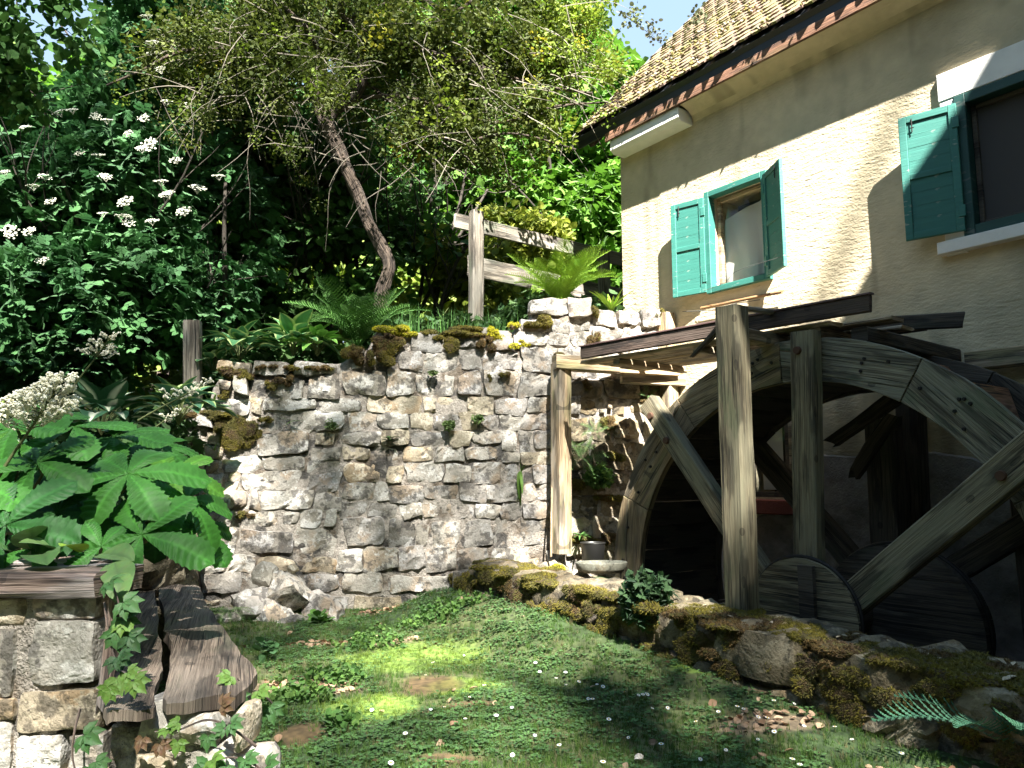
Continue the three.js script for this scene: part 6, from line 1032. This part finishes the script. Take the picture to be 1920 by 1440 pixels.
{
  const green = [0, 1, 2].map((i) => frondGeo(501 + i, 0.85 + i * 0.3, [0.05, 0.14, 0.025], [0.11, 0.25, 0.045])), bright = [0, 1, 2].map((i) => frondGeo(511 + i, 0.7 + i * 0.3, [0.17, 0.31, 0.02], [0.29, 0.45, 0.04])), blue = [0, 1].map((i) => frondGeo(521 + i, 1.0 + i * 0.3, [0.04, 0.14, 0.08], [0.07, 0.2, 0.11], 20)), pale = [0, 1].map((i) => frondGeo(531 + i, 1.2 + i * 0.4, [0.07, 0.15, 0.04], [0.16, 0.25, 0.08], 14, false));
  const fern = (label, base, n, L, gs, seed, o = {}) => {
    const R = rng(seed), t = thing('fern', label, 'fern', base);
    for (let i = 0; i < n; i++) { const a = (o.from ?? 0) + (o.arc ?? 6.283) * (i + R.s() * 0.25) / n, lean = (o.lean ?? 0.12) + R.s() * 0.15, q = new THREE.Quaternion().setFromEuler(new THREE.Euler(0, a, 0)).multiply(new THREE.Quaternion().setFromEuler(new THREE.Euler(lean, R.s() * 0.3, R.s() * 0.12))); if (o.tip) q.premultiply(new THREE.Quaternion().setFromUnitVectors(UP, o.tip.clone().normalize())); addLeaf('frond', gs[R.i(gs.length)], o.mat ?? M.leafFern, t, base.clone().add(V(Math.sin(a) * 0.02, 0, Math.cos(a) * 0.02)), q, L * R.r(0.75, 1.1)); }
    return t;
  };
  M.leafFern = leafM(1, 1, 1, 0.4, { vc: true, rough: 0.7 });
  fern('dark green shuttlecock fern at the foot of the crooked tree', onWall(672, 650, -0.3), 22, 0.78, green, 541, { lean: 0.15 });
  fern('sunlit yellow-green fern on top of the wall before the fence', onWall(1050, 570, -0.15), 30, 0.66, bright, 542, { lean: 0.22 });
  fern('blue-green fern in the lower right corner beside the low wall', onLevel(1925, 1420, 0.06), 12, 0.55, blue, 543, { lean: 0.5 });
  fern('pale lush fern growing from the wall right of the slim post', onWall(1092, 858, 0.06), 11, 0.24, pale, 544, { tip: V(0.1, 0.55, 1), lean: 0.5 });
  fern('small yellowish fern on the dark mossy wall under the short beam', onWall(1118, 808, 0.06), 7, 0.16, pale, 545, { tip: V(0.1, 0.6, 1), lean: 0.5 });
  fern('small pale fern high on the wall beside the pale upright', onWall(1215, 742, 0.05), 6, 0.14, pale, 546, { tip: V(0, 0.6, 1), lean: 0.5 });
  fern('ferny green plant beside the cracked plank and rubble', onWall(425, 1150, 0.5), 12, 0.2, pale, 547, { lean: 0.8 });
  // strap-leaved ferns and tufts in the joints
  const strapShape = (t) => Math.pow(Math.sin(Math.PI * Math.pow(t, 0.55)), 0.6);
  const straps = [[[0.05, 0.12, 0.025], 0], [[0.12, 0.22, 0.04], 1], [[0.2, 0.32, 0.03], 2]].map(([c, k]) => [0.2, 0.6].map((cu, i) => bladeGeo(1, 0.15, { n: 10, m: 4, seed: 550 + k * 2 + i, shape: strapShape, fold: 0.3, curl: cu, color: (t, a, q) => c.map((x) => x * (a < 0.2 ? 1.3 : 0.9 + 0.2 * q())) })));
  const strap = (label, base, n, L, k, seed, o = {}) => { const R = rng(seed), t = thing(o.name ?? 'strap_fern', label, o.cat ?? 'fern', base); for (let i = 0; i < n; i++) { const a = i * 2.4 + R.s() * 0.3, d = V(Math.cos(a) * (o.open ?? 0.6), o.up ?? 0.7, Math.sin(a) * (o.open ?? 0.6)).addScaledVector(WM, o.out ?? 0).normalize(); addLeaf('leaf', straps[k][R.i(2)], leafVC, t, base, basis(d, V(-d.x, 1, -d.z)), L * R.r(0.6, 1.15)); } };
  strap('sunlit upright strap-leaved fern on the wall top beside the house', onWall(1146, 590, -0.12), 18, 0.27, 2, 561, { open: 0.35, up: 1 });
  strap('little dark green rosette growing from the middle of the wall', onWall(728, 822, 0.06), 13, 0.11, 0, 562, { open: 0.8, up: 0.3, out: 0.5 });
  strap('drooping strap-leaved fern on the wall left of the slim post', onWall(975, 882, 0.06), 5, 0.27, 1, 563, { open: 0.25, up: -0.9, out: 0.25 });
  strap('upright young strap leaf pair above the drooping strap fern', onWall(978, 885, 0.08), 3, 0.12, 1, 564, { open: 0.3, up: 1, out: 0.3 });
  strap('grassy dark tuft at the foot of the wall behind the slim post', onWall(1088, 1005, 0.12), 16, 0.13, 0, 565, { open: 0.9, up: 0.5, out: 0.3, name: 'grass_tuft', cat: 'grass tuft' });
  strap('pair of pale strap leaves at the right side of the lone post', onWall(398, 770, 0.02), 6, 0.22, 1, 566, { open: 0.35, up: 1 });
  strap('pale drooping leaf rosette on the wall below the mossy step', onWall(555, 790, 0.06), 5, 0.12, 1, 567, { open: 0.7, up: 0.2, out: 0.5 });
  strap('small bright leaf pair in a joint below the mossy patch', onWall(402, 845, 0.07), 3, 0.09, 2, 568, { open: 0.5, up: 0.5, out: 0.4, name: 'seedling', cat: 'plant' });
  // cushions of tiny leaves in the joints
  const tiny = clusterGeo('round', 26, 0.03, 0.016, 571, { droop: 0 });
  const herb = (label, p, n, r, a, b, seed, cl = tiny, s = 1, name = 'wall_herb') => { const R = rng(seed), t = thing(name, label, 'plant', p); const list = []; for (let i = 0; i < n; i++) list.push({ p: p.clone().add(V(R.g() * r, R.g() * r * 0.8, R.g() * r * 0.5)), q: spin(R), s: s * R.r(0.7, 1.3), c: tint(R, a, b) }); part('stems', merge([0, 1, 2, 3].map((i) => tube([p, p.clone().add(V(R.g() * r, R.g() * r, 0.02)), p.clone().add(V(R.g() * r * 1.5, R.g() * r, 0.03))], [0.002, 0.001], 3, 5))), M.stalk, t); scatter('foliage', cl, M.leafThin, list, t); };
  herb('pale cushion of tiny leaves in a joint in the middle of the wall', onWall(842, 797, 0.08), 30, 0.04, [0.12, 0.2, 0.06], [0.2, 0.28, 0.09], 572);
  herb('small pale herb on the wall above the pale cushion', onWall(895, 785, 0.07), 14, 0.035, [0.12, 0.2, 0.06], [0.2, 0.28, 0.09], 573);
  herb('small herb on the upper wall under a large pale stone', onWall(812, 700, 0.07), 8, 0.03, [0.09, 0.15, 0.04], [0.15, 0.22, 0.06], 574);
  herb('leafy light green herb filling the corner right of the slim post', onWall(1120, 895, 0.12), 70, 0.13, [0.08, 0.18, 0.04], [0.15, 0.27, 0.06], 575, clusterGeo('toothed', 20, 0.05, 0.03, 577, { droop: 0.2 }), 1);
  herb('loose trail of pale leaves on the wall left of centre', onWall(620, 795, 0.07), 10, 0.05, [0.12, 0.2, 0.06], [0.2, 0.28, 0.1], 576);
  herb('ivy and nettles spilling over the low wall before the tall post', H(-1.65, 0.42, 2.12), 80, 0.16, [0.03, 0.08, 0.03], [0.07, 0.14, 0.05], 578, clusterGeo('ivy', 18, 0.07, 0.045, 579, { droop: 0.2 }), 1, 'ivy');
  herb('young nettle growing at the right end of the rubble heap', onWall(600, 1165, 0.5), 14, 0.05, [0.07, 0.18, 0.03], [0.13, 0.27, 0.05], 580, clusterGeo('toothed', 12, 0.04, 0.05, 581, { droop: 0.3 }), 1, 'nettle');
  herb('two-leaved seedling at the foot of the rubble near the plank', onLevel(500, 1215, 0.1), 5, 0.03, [0.07, 0.18, 0.06], [0.1, 0.22, 0.08], 582, clusterGeo('toothed', 8, 0.04, 0.05, 583, { droop: 0.2 }), 1, 'nettle');
  // broad-leaved grass on the terrace
  const R = rng(591), gt = thing('grass_clump', 'clump of long arching green grass blades on the wall top by the fence post', 'grass', W(1.25, 2.4, -0.3)), pos = [], col = [];
  for (let i = 0; i < 420; i++) { const b0 = W(R.r(0.75, 1.95), 2.4, -R.r(0.16, 0.5)), a = R() * 6.28, d = V(Math.cos(a), 0, Math.sin(a)), L = R.r(0.16, 0.4), bend = R.r(0.1, 0.5), w = R.r(0.0035, 0.006), x = V(-d.z, 0, d.x).multiplyScalar(w), n = 5, c = tint(R, [0.045, 0.13, 0.03], [0.1, 0.23, 0.045]); let pr = null;
    for (let k = 0; k <= n; k++) { const t = k / n, p = b0.clone().addScaledVector(d, L * bend * t * t).add(V(0, L * (t - bend * 0.6 * t * t * t), 0)), e = x.clone().multiplyScalar(1 - t * 0.95), A = p.clone().sub(e), B = p.clone().add(e); if (pr) { pos.push(...pr[0].toArray(), ...pr[1].toArray(), ...A.toArray(), ...A.toArray(), ...pr[1].toArray(), ...B.toArray()); for (let q = 0; q < 6; q++) col.push(c.r, c.g, c.b); } pr = [A, B]; } }
  part('blades', geo(pos, null, null, col), M.leafFern, gt).userData.kind = 'stuff';
}
// virginia creeper on the near wall
{
  const R = rng(601), el = (t) => Math.pow(Math.sin(Math.PI * Math.pow(t, 0.85)), 0.9), tones = [[0.05, 0.12, 0.035], [0.1, 0.19, 0.035], [0.035, 0.085, 0.03], [0.12, 0.075, 0.04]];
  const lf = tones.map((c, k) => { const one = bladeGeo(1, 0.52, { n: 9, m: 4, seed: 610 + k, shape: el, teeth: 0.12, fold: 0.25, curl: 0.25, color: (t, a, q) => c.map((x) => x * (0.85 + 0.3 * q())) }); const out = []; for (let i = 0; i < 5; i++) { const g = one.clone(), a = (i - 2) * 0.72; g.scale(1 - 0.12 * Math.abs(i - 2), 1, 1 - 0.12 * Math.abs(i - 2)); g.rotateX(-0.1 + 0.1 * (i % 2)); g.rotateY(a); out.push(g); } return mergeGeometries(out.map((g) => g.toNonIndexed())); });
  const creeper = (label, pts, leaves, size) => {
    const P = pts.map(([u, v, d]) => atDepth(u, v, d)), t = thing('creeper', label, 'creeper', P[0]); part('stem', tube(P, [0.004, 0.002], 5, 24, 0.2), M.rotten, t); const c = new THREE.CatmullRomCurve3(P);
    for (const [f, du, dv, k] of leaves) { const p = c.getPoint(f), e = 2.2 / 1400, o = V(du * e, -dv * e, 0.03 + R() * 0.03), q = p.clone().add(o); const m = addLeaf('leaf', lf[k], leafVC, t, q, basis(V(o.x + R.s() * 0.01, o.y - 0.02, 0.015), V(R.s() * 0.3, 0.55, 0.8)), size * R.r(0.8, 1.2)); }
  };
  creeper('dark green creeper sprig hanging at the corner between beam and plank', [[200, 1085, 2.38], [212, 1100, 2.3], [222, 1130, 2.26], [226, 1160, 2.25]], [[0.3, 10, -10, 0], [0.6, 30, 0, 0], [0.7, 20, 20, 0], [0.9, 10, 26, 0], [0.95, 34, 30, 2], [1, 14, 0, 1]], 0.062);
  creeper('light green creeper sprig over the left edge of the cracked plank', [[196, 1130, 2.3], [206, 1200, 2.22], [222, 1250, 2.18], [236, 1262, 2.1]], [[0.5, 16, 0, 2], [0.7, 10, 10, 1], [0.8, -8, 20, 1], [0.9, 20, -6, 1], [1, 24, 8, 1], [1, -8, 20, 1], [0.65, 18, -20, 2]], 0.045);
  creeper('creeper with paired green leaves low on the near block wall', [[150, 1330, 2.3], [140, 1370, 2.26], [136, 1420, 2.24], [150, 1470, 2.22]], [[0.3, 36, 0, 0], [0.5, 60, 20, 0], [0.6, 20, 30, 0], [0.6, -14, 30, 2], [0.8, -26, 10, 2], [0.8, 70, 30, 0], [0.9, 40, 40, 0]], 0.055);
  creeper('creeper trailing across the stone block under the plank', [[480, 1400, 2.1], [440, 1370, 2.12], [390, 1350, 2.14], [330, 1370, 2.14], [290, 1372, 2.14]], [[0.1, 6, 20, 0], [0.2, -20, -14, 0], [0.35, 20, -10, 0], [0.45, 6, 14, 0], [0.6, -20, -8, 1], [0.7, 4, 12, 1], [0.8, 0, -10, 1], [0.9, 10, 10, 3], [0.5, 30, -30, 3], [1, -10, 4, 3]], 0.04);
  creeper('creeper shoots at the bottom edge right of the stone block', [[520, 1470, 2.15], [470, 1430, 2.12], [430, 1420, 2.1], [400, 1430, 2.1]], [[0.2, 20, -20, 0], [0.4, 10, -14, 0], [0.5, -10, 0, 0], [0.6, 14, 14, 0], [0.8, -14, 4, 0], [1, -14, 16, 0], [0.9, 0, -12, 1]], 0.052);
  creeper('creeper leaves rising from the grass beside the stone block', [[520, 1330, 2.5], [490, 1300, 2.45], [460, 1290, 2.4], [445, 1272, 2.38]], [[0.2, 12, 8, 0], [0.4, 10, -10, 1], [0.6, -12, 4, 0], [0.8, 8, 12, 0], [1, -6, -10, 1]], 0.05);
}
// ---------- lawn: grass, little leaves, litter, daisies ----------
{
  const R = rng(701), blade = (() => { const q = rng(3), pos = []; for (let i = 0; i < 9; i++) { const a = q() * 6.28, r = q() * 0.014, x = r * Math.cos(a), z = r * Math.sin(a), h = q.r(0.014, 0.042), b = q() * 6.28, w = 0.0013, lx = q.s() * 0.02, lz = q.s() * 0.02; pos.push(x - w * Math.cos(b), 0, z - w * Math.sin(b), x + w * Math.cos(b), 0, z + w * Math.sin(b), x + lx, h, z + lz); } return geo(pos); })();
  const rosette = (() => { const q = rng(4), pos = []; for (let i = 0; i < 7; i++) { const a = q() * 6.28, r = q() * 0.02, d = V(Math.cos(a), q.r(-0.15, 0.5), Math.sin(a)).normalize(); leafInto(pos, q() < 0.5 ? 'round' : 'ovate', V(r * Math.cos(a), q.r(0.004, 0.02), r * Math.sin(a)), d, V(-d.x * 0.4, 1, -d.z * 0.4).normalize(), q.r(0.009, 0.019), 1, 0.15, 0.2); } return geo(pos); })();
  const herbG = clusterGeo('toothed', 10, 0.035, 0.028, 702, { droop: 0.1 });
  const ok = (x, z) => { const [s, o] = inHouse(x, z), [t, w] = inWall(x, z), side = (BED_B.x - BED_A.x) * (z - BED_A.z) - (BED_B.z - BED_A.z) * (x - BED_A.x); return w > 0.02 && (o > 2.15 || s > 0.6) && side < 0 && !(x < -0.75 && z > -2.9 && z < -2.0) && Math.abs(x / (z - 0.2)) < 0.85; };
  const grass = [], leaves = [], herbs = [], litter = [];
  const where = (f) => { const z = -lerp(1.9, 7.0, Math.pow(R(), f)); return [R.r(-0.85, 0.85) * -z, z]; };
  for (let i = 0; i < 62000; i++) { const [x, z] = where(0.9); if (!ok(x, z)) continue; const bare = most(BARE, x, z), lit = most(LITTER, x, z), mo = most(MOSSY, x, z); if (R() < bare * 0.97 || R() < lit * 0.92) continue; const n = fbm(x * 1.7, z * 1.7, 6, 3); const near = x > 0.4 ? 1 : 0.5; if (R() > 0.75 + n) continue; const short = mo > 0.4 ? 0.6 : 1; grass.push({ p: V(x, lawnY(x, z) + 0.004, z), q: new THREE.Quaternion().setFromAxisAngle(UP, R() * 6.28), s: V(1, short * R.r(0.6, 1.5), 1), c: R() < mo * 0.8 ? tint(R, [0.11, 0.18, 0.025], [0.19, 0.26, 0.035]) : R() < 0.12 ? tint(R, [0.16, 0.14, 0.06], [0.22, 0.2, 0.09]) : tint(R, [0.045, 0.105, 0.018], [0.1, 0.185, 0.03]) }); }
  for (let i = 0; i < 26000; i++) { const [x, z] = where(0.8); if (!ok(x, z)) continue; const d = fbm(x * 2.1, z * 2.1, 9, 3); if (R() < most(BARE, x, z) || R() < most(MOSSY, x, z) * 0.9 || R() < most(LITTER, x, z) * 0.85 || R() > 0.5 + 1.6 * d) continue; leaves.push({ p: V(x, lawnY(x, z) + 0.008, z), q: new THREE.Quaternion().setFromAxisAngle(UP, R() * 6.28), s: R.r(0.7, 1.4), c: tint(R, [0.05, 0.125, 0.032], [0.1, 0.205, 0.055]) }); }
  const HERB = [[1150, 1095, 0.5, 0.25, 110], [1290, 1120, 0.35, 0.2, 50], [980, 1110, 0.4, 0.2, 50], [830, 1130, 0.6, 0.25, 70], [1340, 1190, 0.35, 0.2, 60], [1180, 1210, 0.5, 0.25, 50], [690, 1200, 0.3, 0.3, 50], [560, 1290, 0.22, 0.2, 40], [650, 1340, 0.14, 0.12, 14], [620, 1260, 0.3, 0.2, 40], [1440, 1230, 0.2, 0.15, 26], [500, 1320, 0.1, 0.2, 20]];
  for (const [u, v, rx, rz, n] of HERB) { const c = onLevel(u, v, v < 1200 ? 0.22 : 0.05); for (let i = 0; i < n; i++) { const x = c.x + R.g() * rx, z = c.z + R.g() * rz; if (ok(x, z)) herbs.push({ p: V(x, lawnY(x, z) + R.r(0.02, 0.06), z), q: spin(R), s: R.r(0.7, 1.5), c: tint(R, [0.06, 0.15, 0.03], [0.14, 0.25, 0.05]) }); } }
  for (let i = 0; i < 26000; i++) { const [x, z] = where(0.7); if (!ok(x, z)) continue; const l = most(LITTER, x, z); if (R() > l * 0.9 + 0.012) continue; litter.push({ p: V(x, lawnY(x, z) + 0.008 + R() * 0.012, z), q: new THREE.Quaternion().setFromEuler(new THREE.Euler(R.s() * 0.5, R() * 6.28, R.s() * 0.5)), s: R.r(0.6, 1.4), c: tint(R, [0.22, 0.13, 0.075], [0.46, 0.32, 0.21]) }); }
  for (let i = 0; i < 120; i++) { const s = R.r(-3.6, -1.0), p = H(s, 0.46 - 0.03 * (0.4 - s) , R.r(1.78, 2.12)); if (R() < 0.35) litter.push({ p, q: new THREE.Quaternion().setFromEuler(new THREE.Euler(R.s() * 0.4, R() * 6, R.s() * 0.4)), s: R.r(0.7, 1.3), c: tint(R, [0.4, 0.33, 0.22], [0.6, 0.52, 0.38]) }); }
  const dead = (() => { const pos = []; leafInto(pos, 'ovate', V(0, 0, -0.018), V(0, 0, 1), V(0, 1, 0), 0.036, 0.9, 0.5, -0.25); return geo(pos); })();
  tag(scatter('lawn_grass', blade, M.leafFern2 = leafM(1, 1, 1, 0.35), grass, scene), 'short thin green grass covering the mossy lawn', 'grass');
  tag(scatter('clover', rosette, M.leafFern2, leaves, scene), 'low clover and daisy leaves spread through the lawn', 'clover');
  tag(scatter('ground_herbs', herbG, M.leafThin, herbs, scene), 'leafy green weeds along the edges of the lawn', 'weeds');
  tag(scatter('leaf_litter', dead, leafM(1, 1, 1, 0.1), litter, scene), 'dry brown fallen leaves lying at the feet of the walls', 'leaf litter');
  // ground cover on the terrace and in the bed
  const cover = []; for (let i = 0; i < 16000; i++) { const x = R.r(-7.5, 1.6), z = -R.r(2.6, 11), [t, w] = inWall(x, z), [s, o] = inHouse(x, z), side = (BED_B.x - BED_A.x) * (z - BED_A.z) - (BED_B.z - BED_A.z) * (x - BED_A.x); if (s < 0.7 && o < 0.3) continue; if (!(w < -0.15 || (side > 0.15 && z < -2.75))) continue; if (w > -0.3 && t > -1.1 && w < 0.2) continue; cover.push({ p: V(x, landY(x, z) + R.r(0, 0.14), z), q: spin(R), s: R.r(0.8, 1.8), c: tint(R, [0.025, 0.07, 0.02], [0.07, 0.13, 0.035]) }); }
  tag(scatter('ground_cover', clusterGeo('ivy', 14, 0.1, 0.06, 703, { droop: 0.1 }), M.leaf, cover, scene), 'dark leafy ground cover under the garden trees and shrubs', 'ground cover');
  // daisies
  const daisy = (() => { const gs = [], pos = []; for (let i = 0; i < 13; i++) { const a = i / 13 * 6.283, d = V(Math.cos(a), 0.25, Math.sin(a)).normalize(); leafInto(pos, 'lance', V(0, 0.03, 0), d, V(-d.x * 0.25, 1, -d.z * 0.25).normalize(), 0.0095, 1.6, 0, 0.1); } const g = geo(pos); return g; })();
  const disc = new THREE.IcosahedronGeometry(0.0032, 1); disc.scale(1, 0.6, 1); disc.translate(0, 0.0315, 0); const stalk = tube([V(0.004, 0, 0), V(0.001, 0.015, 0), V(0, 0.03, 0)], [0.0009, 0.0008], 4, 5);
  const spots = [[1005, 1242], [1012, 1226], [1042, 1195], [870, 1230], [815, 1247], [798, 1266], [908, 1288], [880, 1308], [808, 1332], [833, 1326], [872, 1350], [930, 1348], [1103, 1311], [1112, 1320], [1220, 1332], [1248, 1331], [962, 1412], [1130, 1434], [730, 1434], [1062, 1285], [1082, 1284], [1173, 1302], [1195, 1308], [1205, 1307], [1210, 1268], [1213, 1272], [1128, 1292], [1120, 1288], [1380, 1322], [1392, 1320], [1416, 1346], [1435, 1349], [1452, 1312], [1487, 1315], [1505, 1362], [1452, 1378], [1420, 1390], [1600, 1390], [1688, 1418], [1566, 1365], [1676, 1354], [1500, 1440], [1484, 1430], [1308, 1357], [1347, 1338], [1000, 1380], [960, 1330], [1050, 1400], [1240, 1400], [1310, 1420], [1360, 1405], [1180, 1380], [760, 1380], [1060, 1245], [700, 1330], [1140, 1355]];
  let first = null;
  spots.forEach(([u, v], i) => { let p = onLevel(u, v, 0.05); p = onLevel(u, v, lawnY(p.x, p.z) + 0.028); p.y = lawnY(p.x, p.z) + 0.004;
    if (!first) { first = thing('daisy', 'small white daisy with yellow centre in the lawn', 'daisy', p, 'daisies in the lawn'); part('petals', daisy, M.petalW = new THREE.MeshPhysicalMaterial({ color: rgb(0.8, 0.8, 0.78), roughness: 0.8, transmission: 0.2, thickness: 0, side: THREE.DoubleSide }), first, true); part('flower_centre', disc, M.yellow, first, true); part('stalk', stalk, M.stalk, first, true); }
    const d = i ? first.clone() : first; if (i) { d.name = numbered('daisy'); scene.add(d); } d.position.copy(p); d.rotation.set(0.25 + R.s() * 0.3, R() * 6, R.s() * 0.3); d.scale.setScalar(R.r(0.85, 1.35)); });
}
renderer.render(scene, camera);
